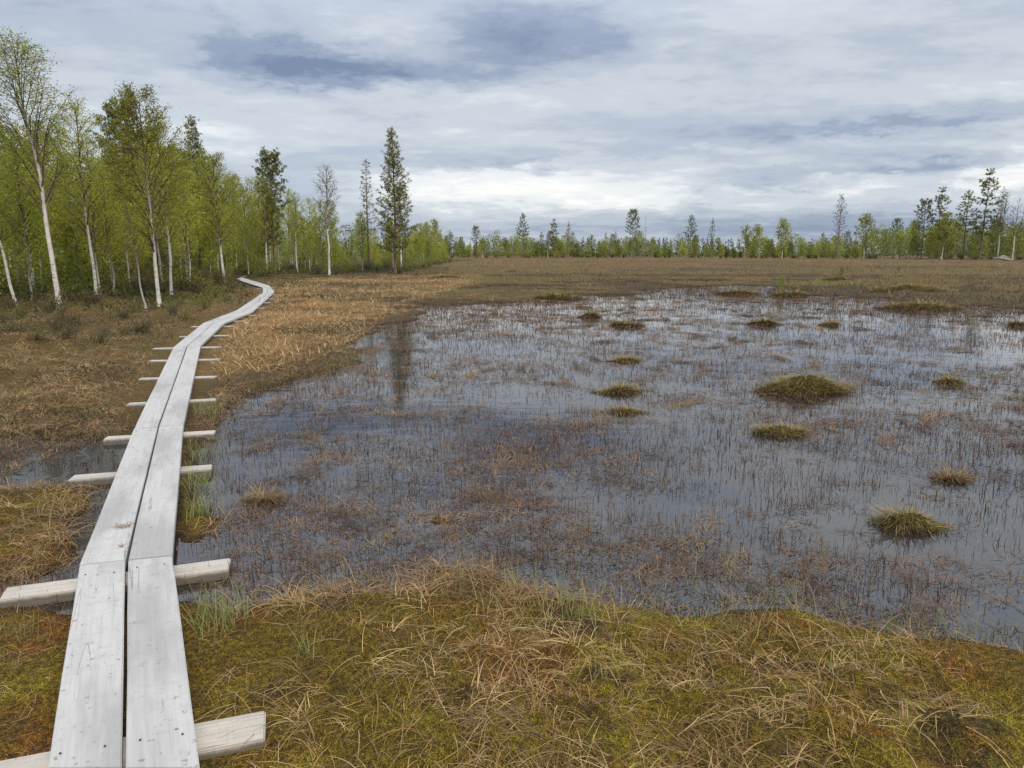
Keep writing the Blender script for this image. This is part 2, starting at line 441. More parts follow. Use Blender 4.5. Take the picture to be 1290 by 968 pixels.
def bark_mat(name, white):
    m, t = new_mat(name)
    at = t.nodes.new('ShaderNodeAttribute'); at.attribute_name = 'Col'
    tcn = t.nodes.new('ShaderNodeTexCoord'); oc = tcn.outputs['Object']
    a = noise(oc, 9, 4, 0.65, (0, 0, 0), (0.7, 0.7, 3.5)); b = noise(oc, 5, 5, 0.6)
    if white:
        k = maprange(a, 0.56, 0.64) * maprange(b, 0.40, 0.55)
        c = rgbmix(t, k, at.outputs['Color'], (0.035, 0.03, 0.026))
        c = rgbmix(t, maprange(b, 0.45, 0.7, 0, 0.35), c, (0.20, 0.16, 0.13))
    else:
        c = rgbmix(t, maprange(a, 0.4, 0.65), at.outputs['Color'], (0.06, 0.045, 0.036))
    pb = t.nodes.new('ShaderNodeBsdfPrincipled'); t.links.new(c, pb.inputs['Base Color'])
    pb.inputs['Roughness'].default_value = 0.75; pb.inputs['Specular IOR Level'].default_value = 0.2
    bp = t.nodes.new('ShaderNodeBump'); bp.inputs['Strength'].default_value = 0.6; bp.inputs['Distance'].default_value = 0.01
    t.links.new(a.s, bp.inputs['Height']); t.links.new(bp.outputs[0], pb.inputs['Normal'])
    out = t.nodes.new('ShaderNodeOutputMaterial'); t.links.new(pb.outputs[0], out.inputs[0])
    return m


M['birch_bark'] = bark_mat('birch_bark', True)
M['pine_bark'] = bark_mat('pine_bark', False)

# ------------------------------------------------------------------ ground sheet
ang = np.concatenate([np.linspace(-180, -56, 70, endpoint=False), np.linspace(-56, 56, 780, endpoint=False), np.linspace(56, 180, 71)])
ang = np.radians(ang)
rad = np.concatenate([np.linspace(0.05, 1.6, 24, endpoint=False), np.geomspace(1.6, 60, 640, endpoint=False), np.geomspace(60, 2600, 150)])
AA, RR = np.meshgrid(ang, rad)
gx = np.sin(AA) * RR; gy = np.cos(AA) * RR
gh, gsd, gsf, gsi, gsm, gwood = land(gx.ravel(), gy.ravel())
gxr, gyr = gx.ravel(), gy.ravel()


def zone_col(x, y, sd, sf, si, sm, wood):
    r = np.hypot(x, y)[:, None]
    def w(v): return v[:, None]
    moss = np.array([0.130, 0.094, 0.010]); rust = np.array([0.160, 0.078, 0.012]); lime = np.array([0.185, 0.152, 0.013])
    brown = np.array([0.135, 0.092, 0.036]); tan = np.array([0.24, 0.165, 0.08]); peat = np.array([0.028, 0.019, 0.012]); heath = np.array([0.055, 0.045, 0.02])
    olive = np.array([0.105, 0.088, 0.018])
    c = moss + (rust - moss) * w(sstep(-0.25, 0.4, fbm(x, y, 2.3, 61, 4, .6)))
    c = c + (lime - c) * w(sstep(0.0, 0.6, fbm(x, y, 2.6, 65, 4, .6)))
    c = c + (np.array([0.04, 0.026, 0.014]) - c) * w(sstep(0.12, 0.5, fbm(x, y, 3.4, 69, 4, .6))) * 0.75
    mid = w(np.maximum(sstep(0.1, 1.5, sm), sstep(7, 10, np.hypot(x, y))))
    bc = brown + (olive - brown) * w(sstep(0.0, 0.7, fbm(x, y, 0.5, 71, 3)))
    c = c * (1 - mid) + bc * mid
    tanr = mid * w(sstep(-1.2, 0.8, poly_sd(P_gold, x, y) + fbm(x, y, .5, 77, 3)))
    c = c + (np.array([0.30, 0.19, 0.085]) - c) * tanr * w(0.6 + 0.4 * sstep(-0.5, 0.3, fbm(x, y, 0.6, 75, 3)))
    ol = w(sstep(0.0, 0.3, fbm(x * 0.5, y, 0.16, 171, 4, .6)) * sstep(18, 26, y)); c = c + (np.array([0.115, 0.105, 0.034]) - c) * ol * 0.8
    dk = w(sstep(0.05, 0.35, fbm(x * 0.5, y, 0.22, 175, 4, .6)) * sstep(18, 26, y)); c = c + (np.array([0.055, 0.04, 0.026]) - c) * dk * 0.8
    tanr2 = w(sstep(-0.2, 0.35, fbm(x * 0.3, y, 0.10, 78, 3)) * sstep(60, 120, y))
    c = c + (np.array([0.17, 0.105, 0.052]) - c) * tanr2 * 0.8
    hz = w(sstep(-1.5, 1.5, wood))
    c = c + (heath - c) * hz
    c = c + (np.array([0.060, 0.044, 0.028]) - c) * w(sstep(1.6, 0.1, sd) * sstep(5, 8, r[:, 0])) * 0.75
    c = peat + (c - peat) * w(sstep(-0.02, 0.12, sd))
    return c


gcol = zone_col(gxr, gyr, gsd, gsf, gsi, gsm, gwood)
nr_, na_ = AA.shape
I = np.arange(nr_ * na_).reshape(nr_, na_)
gf = np.stack([I[:-1, :-1], I[:-1, 1:], I[1:, 1:], I[1:, :-1]], -1).reshape(-1, 4)[:, ::-1]
gme = mesh_np('ground', np.stack([gxr, gyr, gh], -1), gf, gcol, M['ground'], True)
obj('ground', gme, kind='structure')
wn_ = 2600
wme = mesh_np('water', [(-wn_, -wn_, 0), (wn_, -wn_, 0), (wn_, wn_, 0), (-wn_, wn_, 0)], [(0, 1, 2, 3)], None, M['water'])
obj('water', wme, kind='structure')

# ------------------------------------------------------------------ boardwalk
walk = obj('boardwalk', None, label='narrow grey duckboard walkway of paired planks winding across the bog to the birch wood', cat='boardwalk')


def prism(name, quad, z0, z1, mat, parent, bev=0.004):
    """quad: four xy corners (a,b = one end left,right; c,d = other end right,left)"""
    q = np.array(quad); c = q.mean(0)
    d = (q[2] + q[3]) / 2 - (q[0] + q[1]) / 2; a = math.atan2(d[1], d[0]) - math.pi / 2
    ca, sa = math.cos(-a), math.sin(-a)
    bm = bmesh.new(); lo = []; hi = []
    n = max(2, int(np.hypot(*d) / 0.5))
    rows = []
    for i in range(n + 1):
        t = i / n
        l = q[0] * (1 - t) + q[3] * t - c; r_ = q[1] * (1 - t) + q[2] * t - c
        zj = 0
        row = []
        for p_, z_ in ((l, z0), (r_, z0), (r_, z1), (l, z1)):
            jx = (rng.random() - .5) * 0.003
            row.append(bm.verts.new((p_[0] * ca - p_[1] * sa + jx, p_[0] * sa + p_[1] * ca, z_ + zj)))
        rows.append(row)
    for i in range(n):
        for k in range(4):
            bm.faces.new((rows[i][k], rows[i][(k + 1) % 4], rows[i + 1][(k + 1) % 4], rows[i + 1][k]))
    bm.faces.new(rows[0][::-1]); bm.faces.new(rows[-1])
    bmesh.ops.recalc_face_normals(bm, faces=bm.faces)
    ed = [e for e in bm.edges if e.calc_face_angle(0) > 0.6]
    bmesh.ops.bevel(bm, geom=ed, offset=bev, segments=2, affect='EDGES')
    me = bpy.data.meshes.new(name); bm.to_mesh(me); bm.free(); me.materials.append(mat)
    for p_ in me.polygons: p_.use_smooth = False
    return obj(name, me, parent, loc=(c[0], c[1], 0), rot=(0, 0, a))


JJ = [jm, j0] + BWw
nails_spots = []
for i in range(len(JJ) - 1):
    A, B = JJ[i], JJ[i + 1]
    for side in (0, 1):
        if side == 0: a0, a1, b1, b0 = A[0], A[1], B[1], B[0]
        else: a0, a1, b1, b0 = A[1], A[2], B[2], B[1]
        def shr(p, q, s): return p + (q - p) / np.hypot(*(q - p)) * s
        g = 0.007
        if side == 0: A1, B1, A0, B0 = shr(a1, a0, g), shr(b1, b0, g), a0, b0
        else: A0, B0, A1, B1 = shr(a0, a1, g), shr(b0, b1, g), a1, b1
        e = 0.003
        A0, B0 = shr(A0, B0, e), shr(B0, A0, e); A1, B1 = shr(A1, B1, e), shr(B1, A1, e)
        dz_ = (rng.random() - .5) * 0.004
        prism('plank', (A0, A1, B1, B0), PT - 0.048 + dz_, PT + dz_, M['plank'], walk)

SLP = [((-14, 980), (334, 912), .17), ((4, 748), (288, 710), .15), ((88, 602), (268, 588), .14), ((132, 552), (271, 544), .13),
       ((160, 509), (273, 503), .13), ((176, 477), (272, 474.5), .13), ((188, 454.5), (278, 452.5), .13), ((193, 439), (279, 437), .13),
       ((226, 424), (288, 422.5), .13), ((241, 411.5), (295, 411), .13), ((262, 405), (309, 404.5), .13), ((281, 398), (323, 397), .13), ((300, 390), (333, 388), .13),
       ((311, 383), (340, 381), .13), ((318, 377.5), (345, 376.5), .13), ((324, 371.5), (352, 371), .13), ((322, 364), (345, 362.5), .14)]
ST = PT - 0.052
for (l, r_, w) in SLP:
    a = G(*l, ST); b = G(*r_, ST); d = (b - a) / np.hypot(*(b - a)); nn = np.array([-d[1], d[0]]) * w / 2
    ex = (rng.random() - .5) * 0.02
    prism('sleeper', (a - nn, a + nn + d * ex, b + nn - d * ex, b - nn), -0.012, ST, M['sleeper'], walk, 0.006)

nail_m, t = new_mat('rusty_nail')
pb = t.nodes.new('ShaderNodeBsdfPrincipled'); pb.inputs['Base Color'].default_value = (0.07, 0.055, 0.05, 1); pb.inputs['Metallic'].default_value = .5; pb.inputs['Roughness'].default_value = .6
out = t.nodes.new('ShaderNodeOutputMaterial'); t.links.new(pb.outputs[0], out.inputs[0])
bmn = bmesh.new(); bmesh.ops.create_cone(bmn, cap_ends=True, segments=10, radius1=0.0042, radius2=0.003, depth=0.004)
nail_me = bpy.data.meshes.new('nail'); bmn.to_mesh(nail_me); bmn.free(); nail_me.materials.append(nail_m)
for (l, r_, w) in SLP[:7]:
    a = G(*l, ST); b = G(*r_, ST)
    for ji in range(len(JJ) - 1):
        ca_, cb_ = JJ[ji][1], JJ[ji + 1][1]
        Mx = np.array([b - a, -(cb_ - ca_)]).T; tt = np.linalg.solve(Mx, ca_ - a)
        if not (0 <= tt[0] <= 1 and 0.02 <= tt[1] <= 1.02): continue
        for f_ in (-0.83, -0.25, 0.22, 0.80):
            hw_ = np.hypot(*(JJ[ji + 1][2] - JJ[ji + 1][0])) / 2
            dd = (b - a) / np.hypot(*(b - a)); al = (cb_ - ca_) / np.hypot(*(cb_ - ca_))
            p = a + (b - a) * tt[0] + dd * f_ * hw_ + al * (-0.035 + (rng.random() - .5) * .03)
            obj('nail', nail_me, walk, loc=(p[0], p[1], PT + 0.0025))
        break

# ------------------------------------------------------------------ ground cover
STRAW = [(0.38, 0.25, 0.11), (0.31, 0.19, 0.078), (0.22, 0.13, 0.05), (0.14, 0.082, 0.034), (0.50, 0.35, 0.17)]
BROWN = [(0.22, 0.145, 0.07), (0.16, 0.10, 0.048), (0.30, 0.20, 0.10), (0.11, 0.075, 0.038)]
TAN = [(0.42, 0.28, 0.14), (0.34, 0.22, 0.10), (0.48, 0.34, 0.18), (0.27, 0.17, 0.08)]
SEDGEC = [(0.085, 0.050, 0.033), (0.115, 0.070, 0.045), (0.055, 0.036, 0.026), (0.16, 0.10, 0.062)]
GREEN = [(0.11, 0.13, 0.03), (0.15, 0.17, 0.04), (0.09, 0.11, 0.025)]
MOSSC = [(0.085, 0.080, 0.012), (0.13, 0.125, 0.018), (0.11, 0.062, 0.016), (0.05, 0.055, 0.012), (0.17, 0.155, 0.02)]


def scatter(n, r0, r1, a0, a1, k=1.0):
    """random points in a ring sector, density ~ r^-k per area"""
    u = rng.random(n); p = 2 - k
    r = (r0 ** p + u * (r1 ** p - r0 ** p)) ** (1 / p) if abs(p) > 1e-6 else r0 * (r1 / r0) ** u
    a = R(a0) + rng.random(n) * R(a1 - a0)
    return np.sin(a) * r, np.cos(a) * r


def off_walk(x, y, d=0.33): return path_d(x, y) > d


def tufts(x, y, z, nb, spread, L, wd, e0, e1, cols, K=4, jit=0.25, tip=None):
    n = len(x); i = np.repeat(np.arange(n), nb); m = len(i)
    sc = np.repeat(0.7 + rng.random(n) * 0.6, nb)
    ax = np.repeat(rng.random(n) * 6.28, nb) + rng.normal(size=m) * 1.3
    bx = x[i] + rng.normal(size=m) * spread; by = y[i] + rng.normal(size=m) * spread
    base = np.stack([bx, by, z[i] - 0.01], -1)
    l = L * sc * (0.5 + rng.random(m)); E0 = R(e0[0]) + rng.random(m) * R(e0[1] - e0[0]); E1 = R(e1[0]) + rng.random(m) * R(e1[1] - e1[0])
    c = pick(cols, n, jit)[i] * (0.75 + 0.5 * rng.random((m, 1)))
    return ribbons(base, ax, l, E0, E1, np.full(m, wd) * (0.6 + 0.8 * rng.random(m)), K, c, tip)


def filt(x, y, cond): return x[cond], y[cond]


def keep(x, y, fn):
    h, sd, sf, si, sm, wood = land(x, y)
    ok = fn(h, sd, sf, si, sm, wood)
    return x[ok], y[ok], h[ok], sd[ok], sm[ok], wood[ok]


# near bank: lying straw, moss fronds, green shoots
x, y = scatter(30000, 1.3, 9.0, -62, 62, 1.5)
nz = fbm(x, y, 2.0, 81, 3)
x, y, h, sd, sm, wd = keep(x, y, lambda h, sd, sf, si, sm, w: (np.maximum(sf, si) > -0.12) & off_walk(x, y, 0.30) & (sd > -0.05) & (nz * 1.2 + rng.random(len(x)) * 0.8 > 0.33))
straw = [tufts(x, y, h, 4, 0.04, 0.105, 0.0021, (0, 42), (-35, 10), STRAW, 3)]
x, y = scatter(2200, 1.3, 9.0, -62, 62, 1.4)
nz = fbm(x, y, 0.9, 83, 3)
x, y, h, sd, sm, wd = keep(x, y, lambda h, sd, sf, si, sm, w: (np.maximum(sf, si) > 0.05) & off_walk(x, y, 0.36) & (nz > -0.16))
straw.append(tufts(x, y, h, 18, 0.03, 0.16, 0.0023, (10, 55), (-50, -5), STRAW, 5))
V, Fq, cc = cat(straw)
obj('straw_grass', mesh_np('straw_grass', V, Fq, cc, M['blade']), kind='stuff', label='bleached straw lying tangled over the moss bank at the front', cat='grass')
print('straw', len(Fq))
x, y = scatter(330000, 1.3, 8.0, -60, 60, 1.5)
x, y, h, sd, sm, wd = keep(x, y, lambda h, sd, sf, si, sm, w: (np.maximum(sf, si) > -0.02) & off_walk(x, y, 0.27) & (sd > 0.0))
n = len(x)
zc = zone_col(x, y, sd + 1, sd, sd, sm - 50, wd)
zc = zc * (0.55 + 1.5 * rng.random((n, 1)) ** 1.5) * (1 + 0.45 * fbm(x, y, 7.0, 85, 3))[:, None]
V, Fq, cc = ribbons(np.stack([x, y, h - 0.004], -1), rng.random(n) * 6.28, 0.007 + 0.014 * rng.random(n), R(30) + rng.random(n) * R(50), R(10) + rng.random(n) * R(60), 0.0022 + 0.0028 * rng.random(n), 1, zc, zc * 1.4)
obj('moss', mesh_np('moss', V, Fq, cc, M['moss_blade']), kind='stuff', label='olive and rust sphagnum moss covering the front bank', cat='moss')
x, y = scatter(26000, 2.0, 16, -62, 20, 1.1)
x, y, h, sd, sm, wd = keep(x, y, lambda h, sd, sf, si, sm, w: (sd > -0.08) & (sd < 0.30) & off_walk(x, y, 0.36) & (y > 3.2))
edge_straw = tufts(x, y, h + .01, 9, 0.05, 0.15, 0.0036, (10, 65), (-55, -5), STRAW[1:4] + BROWN[:3], 4)
# green shoots at the water's edge
parts = []
x, y = scatter(60000, 1.6, 12, -55, 55, 1.2)
nz = fbm(x, y, 0.9, 91, 2)
x, y, h, sd, sm, wd = keep(x, y, lambda h, sd, sf, si, sm, w: (np.abs(sd - 0.05) < 0.28) & off_walk(x, y, 0.3) & (nz > 0.18))
n = len(x); c = pick([(0.16, 0.19, 0.06), (0.13, 0.16, 0.05), (0.22, 0.22, 0.10)], n)
parts.append(ribbons(np.stack([x, y, h - .01], -1), rng.random(n) * 6.28, 0.06 + 0.12 * rng.random(n), R(65) + rng.random(n) * R(25), R(40) + rng.random(n) * R(50), np.full(n, 0.0026), 3, c))
for (px, py, s, nb) in [(262, 785, .09, 260), (240, 612, .09, 200), (244, 572, .12, 160), (250, 520, .15, 200), (245, 645, .07, 120), (700, 770, .2, 160), (930, 775, .25, 150), (385, 830, .03, 14), (1000, 770, .05, 10)]:
    g = G(px, py, .03); x = g[0] + rng.normal(size=nb) * s; y = g[1] + rng.normal(size=nb) * s
    h = land(x, y)[0]; ok = off_walk(x, y, .27); x, y, h = x[ok], y[ok], h[ok]; n = len(x)
    c = pick([(0.17, 0.21, 0.05), (0.20, 0.23, 0.07), (0.28, 0.25, 0.12)], n)
    parts.append(ribbons(np.stack([x, y, np.maximum(h, -.02)], -1), rng.random(n) * 6.28, 0.09 + 0.12 * rng.random(n), R(55) + rng.random(n) * R(35), R(0) + rng.random(n) * R(80), np.full(n, 0.003), 4, c))
V, Fq, cc = cat(parts)
obj('green_sedge', mesh_np('green_sedge', V, Fq, cc, M['moss_blade']), kind='stuff', label='fresh green sedge shoots along the edges of the pool', cat='grass')

# middle ground straw on the land round the walkway and before the wood
parts = []
x, y = scatter(33000, 3.5, 32, -62, 5, 1.0)
x, y, h, sd, sm, wd = keep(x, y, lambda h, sd, sf, si, sm, w: (sm > -0.1) & (sd > -0.05) & off_walk(x, y, 0.50) & (w < 3))
parts.append(tufts(x, y, h, 7, 0.07, 0.13, 0.0036, (10, 70), (-35, 25), BROWN + TAN[:2] + [(0.13, 0.12, 0.05)], 3))
x, y = scatter(10000, 3.5, 26, -62, -8, 1.0)
nz = fbm(x, y, 0.5, 101, 3)
x, y, h, sd, sm, wd = keep(x, y, lambda h, sd, sf, si, sm, w: (sm > 0.1) & off_walk(x, y, 0.46) & (w < 1) & (nz > 0.0))
parts.append(tufts(x, y, h + .01, 13, 0.06, 0.17, 0.0038, (20, 75), (-60, 0), STRAW[1:4] + TAN, 4))
x, y = scatter(40000, 10, 75, -32, 8, 0.9)
x, y, h, sd, sm, wd = keep(x, y, lambda h, sd, sf, si, sm, w: (sm > 0.2) & off_walk(x, y, 0.55) & (w < 1) & (poly_sd(P_gold, x, y) > -0.6))
parts.append(tufts(x, y, h, 4, 0.10, 0.17, 0.010, (25, 70), (-30, 40), [(0.46, 0.30, 0.14), (0.38, 0.25, 0.11), (0.52, 0.37, 0.19), (0.30, 0.19, 0.08)], 2))
parts.append(edge_straw)
V, Fq, cc = cat(parts)
obj('dry_grass', mesh_np('dry_grass', V, Fq, cc, M['blade']), kind='stuff', label='brown and tan dry grass on the land either side of the walkway', cat='grass')
print('dry', len(Fq))
# far mire
parts = []
x, y = scatter(60000, 24, 210, -30, 58, 1.1)
nz = fbm(x * .5, y, 0.11, 111, 4, 0.6)
ok = (rng.random(len(x)) < 0.5 + nz * 0.7); x, y = x[ok], y[ok]
x, y, h, sd, sm, wd = keep(x, y, lambda h, sd, sf, si, sm, w: (w < -1) & (sd > -2) & (h > -0.06))
nz2 = fbm(x * .4, y, 0.13, 115, 3); n = len(x)
sel = nz2 > 0.16
och = nz2 < -0.30
for s_, cs in ((~sel & ~och, [(0.14, 0.098, 0.055), (0.10, 0.072, 0.04), (0.19, 0.13, 0.07)]), (sel, [(0.19, 0.175, 0.055), (0.14, 0.135, 0.04), (0.24, 0.19, 0.075)]), (och, [(0.24, 0.165, 0.08), (0.19, 0.13, 0.06)])):
    parts.append(tufts(x[s_], y[s_], np.maximum(h[s_], 0), 3, 0.16, 0.20, 0.022, (35, 85), (0, 70), cs, 2))
V, Fq, cc = cat(parts)
obj('mire_sedge', mesh_np('mire_sedge', V, Fq, cc, M['blade']), kind='stuff', label='low brown sedge covering the open mire beyond the pool', cat='grass')
print('mire', len(Fq))

# stalks standing in the water
parts = []
x, y = scatter(520000, 2.2, 48, -62, 60, 1.30)
h, sd, sf, si, sm, wood = land(x, y)
r = np.hypot(x, y)
cl = fbm(x * 0.8, y, 3.2, 121, 3) * 0.75 + fbm(x * 0.6, y, 0.45, 125, 3) * 0.5
dens = sstep(-0.35, 0.5, cl) * 0.78 + 0.10 + 0.75 * sstep(-9, -0.5, sm) * sstep(12, 22, y)
ok = (h < 0.005) & (rng.random(len(x)) < dens) & off_walk(x, y, 0.24)
x, y, r, h = x[ok], y[ok], r[ok], h[ok]; n = len(x)
L = (0.018 + 0.085 * rng.random(n) ** 1.8) * (1 + 0.3 * sstep(10, 30, r))
bent = rng.random(n) < 0.35
e1 = np.where(bent, R(-60) + rng.random(n) * R(90), R(60) + rng.random(n) * R(50))
e0 = R(62) + rng.random(n) * R(50)
lean = rng.random(n) < 0.22; e0 = np.where(lean, R(10) + rng.random(n) * R(40), e0)
parts.append(ribbons(np.stack([x, y, np.full(n, -0.008)], -1), rng.random(n) * 6.28, L, e0, e1, 0.0022 + 0.0012 * rng.random(n) + 0.00028 * r, 3, pick(SEDGEC, n, .3)))
print('stalks', n)
# drifts of dead blades lying on the surface, each a small heap
x, y = scatter(30000, 2.4, 46, -62, 60, 1.15)
h, sd, sf, si, sm, wood = land(x, y)
cl = fbm(x * 0.8, y, 1.7, 131, 3, .6) * 0.8 + 0.45 * fbm(x, y, .4, 135, 2) + 0.25 * sstep(-1.0, 0, sd) + 0.3 * sstep(-8, 0, sm) * sstep(12, 22, y)
ok = (h < 0.0) & (cl > -0.08 + 0.42 * rng.random(len(x))) & off_walk(x, y, 0.3)
x, y = x[ok], y[ok]; n = len(x); sel = rng.random(n) < 0.5
parts.append(tufts(x, y, np.full(n, 0.012), 9, 0.035, 0.060, 0.0042, (0, 30), (-14, 6), SEDGEC + BROWN[:2], 2))
parts.append(tufts(x[sel], y[sel], np.full(sel.sum(), 0.0), 9, 0.035, 0.065, 0.0034, (25, 85), (-60, 30), SEDGEC + BROWN[:2], 3))
print('drifts', n)
# denser brown sedge towards the far and left shores
x, y = scatter(150000, 6, 46, -32, 60, 1.0)
h, sd, sf, si, sm, wood = land(x, y)
ok = (h < 0.02) & (rng.random(len(x)) < sstep(-9, -0.4, sm - 4 * sstep(12, 6, y)) * (0.45 + 0.9 * fbm(x * .5, y, .5, 181, 3))) & off_walk(x, y, 0.4)
x, y = x[ok], y[ok]; n = len(x); r = np.hypot(x, y)
parts.append(ribbons(np.stack([x, y, np.full(n, -0.005)], -1), rng.random(n) * 6.28, 0.05 + 0.07 * rng.random(n), R(15) + rng.random(n) * R(75), R(-20) + rng.random(n) * R(90), 0.004 + 0.0003 * r, 2, pick(SEDGEC + BROWN[:2], n, .3)))
# matted heaps
x, y = scatter(12500, 2.6, 36, -62, 60, 1.0)
h, sd, sf, si, sm, wood = land(x, y)
x3, y3 = scatter(700, 3.6, 8, -55, -24, 1.0); x = np.append(x, x3); y = np.append(y, y3); h = land(x, y)[0]
ok = (h < 0.0) & off_walk(x, y, 0.45) & (fbm(x, y, .9, 191, 2) + .3 * rng.random(len(x)) > -0.05); x, y = x[ok], y[ok]; m_ = len(x)
cnt_ = np.where(np.random.default_rng(2).random(m_) < .10, 170, 28); i_ = np.repeat(np.arange(m_), cnt_); k_ = len(i_); o_ = rng.random(m_)[i_] * 3.14; big_ = cnt_ > 100; sz = (0.05 + 0.10 * rng.random(m_) ** 2 + big_ * .05)[i_]
a_ = rng.normal(size=k_) * sz * 1.7; b_ = rng.normal(size=k_) * sz * 0.5
bx_ = x[i_] + a_ * np.cos(o_) - b_ * np.sin(o_); by_ = y[i_] + a_ * np.sin(o_) + b_ * np.cos(o_); r = np.hypot(bx_, by_)
parts.append(ribbons(np.stack([bx_, by_, 0.004 + 0.012 * rng.random(k_)], -1), o_ + rng.normal(size=k_) * .8, 0.03 + 0.05 * rng.random(k_), R(-5) + rng.random(k_) ** 1.4 * R(95), R(-25) + rng.random(k_) * R(50), 0.0026 + 0.00035 * r, 2, pick(SEDGEC + BROWN[:2], m_, .3)[i_] * (.7 + .6 * rng.random((k_, 1)))))
V, Fq, cc = cat(parts)
V[:, 2] = np.maximum(V[:, 2], -0.05)
obj('dead_sedge', mesh_np('dead_sedge', V, Fq, cc, M['blade']), kind='stuff', label='thin brown dead sedge stalks standing and drifting in the shallow pool', cat='sedge')
print('sedge', len(Fq))

# ------------------------------------------------------------------ hummocks in the pool
def hummock(px, py, wpx, hpx, label, green=0.4, group='sedge hummocks standing out of the pool', brown=False):
    g = G(px, py); Y = g[1]; zc_ = Y * cp + CZ * sp
    w = wpx / F * zc_; hh = max(0.05, hpx / F * zc_ * 0.9); dpt = w * 0.5
    s = np.random.default_rng(int(px * 7 + py)); sd_ = int(px)
    nr2, na2 = 14, 36
    V = [(0, 0, hh * 0.42)]; 
    for i in range(1, nr2 + 1):
        for k in range(na2):
            a = 2 * math.pi * k / na2; q = i / nr2
            rr = q * (1 + 0.16 * math.sin(a * 2 + sd_) + 0.12 * math.sin(a * 5 + sd_ * 1.7) + .06 * math.sin(a * 9 + sd_) + .14 * math.sin(a + sd_))
            z = hh * 0.42 * (1 - q ** 1.5) * (1 + 0.15 * math.sin(a * 3 + q * 5 + sd_)) - 0.05 * q ** 3
            V.append((math.cos(a) * rr * w / 2, math.sin(a) * rr * dpt / 2, z + s.normal() * hh * 0.03 * (q < 1)))
    V = np.array(V); Fs = []
    for k in range(na2): Fs.append((0, 1 + k, 1 + (k + 1) % na2, 0))
    Fm = []
    for i in range(nr2 - 1):
        for k in range(na2):
            a = 1 + i * na2 + k; b = 1 + i * na2 + (k + 1) % na2; Fm.append((a, a + na2, b + na2, b))
    me = bpy.data.meshes.new('mound'); me.from_pydata([tuple(v) for v in V], [], [f[:3] for f in Fs] + Fm); me.update()
    ca = me.color_attributes.new('Col', 'FLOAT_COLOR', 'POINT')
    for i in range(len(V)): ca.data[i].color = (0.12, 0.095, 0.028, 1)
    me.materials.append(M['ground']); me.polygons.foreach_set('use_smooth', np.ones(len(me.polygons), bool))
    root = obj('sedge_hummock', None, label=label, cat='hummock', group=group, rot=(0, 0, (rng.random() - .5) * .5), loc=(g[0], g[1], 0))
    obj('mound', me, root)
    nb = int(np.clip(4200 * w / max(1, (Y / 9) ** 0.5), 300, 8000))
    q = np.sqrt(s.random(nb)) * 0.97; a = s.random(nb) * 6.28
    rr = q * (1 + 0.16 * np.sin(a * 2 + sd_) + 0.12 * np.sin(a * 5 + sd_ * 1.7) + .14 * np.sin(a + sd_))
    bx = np.cos(a) * rr * w / 2; by = np.sin(a) * rr * dpt / 2
    fr = s.random(nb) < 0.30; ex_ = np.where(fr, 1.0 + 0.45 * s.random(nb) ** 2, 1.0); bx *= ex_; by *= ex_
    bz = hh * 0.42 * (1 - q ** 1.5) * ~fr * (1 + 0.15 * np.sin(a * 3 + q * 5 + sd_)) - 0.02
    cols = pick([(0.20, 0.175, 0.045), (0.14, 0.135, 0.035), (0.32, 0.25, 0.09)] if not brown else BROWN[:3], nb)
    dead = s.random(nb) < (0.35 + 0.55 * q ** 2) * (1 - green * 0.5); cols[dead] = pick(BROWN + [(0.32, 0.23, 0.12)], dead.sum()); cols[fr & (ex_ > 1.03)] = pick(SEDGEC + BROWN[:2], (fr & (ex_ > 1.03)).sum())
    fy = 1 if Y < 14 else 1.6
    v, f, c = ribbons(np.stack([bx, by, np.maximum(bz, -.02)], -1), a + s.normal(size=nb) * 0.7, (0.06 + 0.11 * s.random(nb)) * (0.5 + min(w, 1) * .5) * fy * (0.85 + 0.6 * np.sin(bx * 14 + sd_) * np.cos(by * 17)) * (1 + 0.7 * (s.random(nb) < .12)), R(20) + s.random(nb) * R(65), R(-40) + s.random(nb) * R(80),
                      (0.003 + 0.0035 * s.random(nb)) * fy * (Y / 6) ** .35, 3, cols)
    obj('sedge_blades', mesh_np('sedge_blades', v, f, c, M['blade']), root)


hummock(1012, 493, 124, 46, 'largest sedge hummock in the pool, broad olive and brown dome', .6)
hummock(985, 546, 66, 22, 'small green topped hummock just in front of the largest hummock', .8)
hummock(1146, 662, 84, 38, 'nearest sedge hummock at the right of the pool, pale brown and green', .4)
hummock(780, 494, 62, 14, 'low olive tuft left of the largest hummock in mid pool', .7)
hummock(795, 519, 46, 8, 'flat brown tuft just in front of the low olive tuft in mid pool', .2)
hummock(786, 455, 44, 8, 'thin flat tuft in the pool below the twin far tufts', .4)
hummock(962, 409, 34, 11, 'rounded rusty tuft alone in bright water behind the largest hummock', .2)
hummock(742, 400, 26, 11, 'small rounded green tuft near the far shore at mid pool', .8)
hummock(789, 411, 36, 7, 'flat olive tuft right of the small rounded green tuft', .5)
hummock(1195, 483, 40, 13, 'small green tuft in brown sedge right of the largest hummock', .6)
hummock(1043, 410, 22, 6, 'tiny brown tuft right of the rounded rusty tuft', .2)
hummock(1160, 389, 100, 14, 'long tan hummock along the far right shore with its reflection below', .5)
hummock(1145, 369, 110, 22, 'widest grassy hummock on the mire behind the long tan hummock', .5)
hummock(998, 373, 46, 10, 'low yellow green hummock on the far shore', .7)
hummock(700, 377, 60, 11, 'brown hummock at the far shore left of mid pool', .3)
hummock(930, 371, 50, 9, 'flat olive hummock between mud and water on the far shore', .5)
hummock(1055, 355, 44, 12, 'yellowish hummock far out on the mire', .6)
hummock(1284, 411, 22, 8, 'small dark tuft at the right end of the bright water', .4)
hummock(560, 352, 60, 10, 'tan hummock on the mire beside the tall pine', .2)
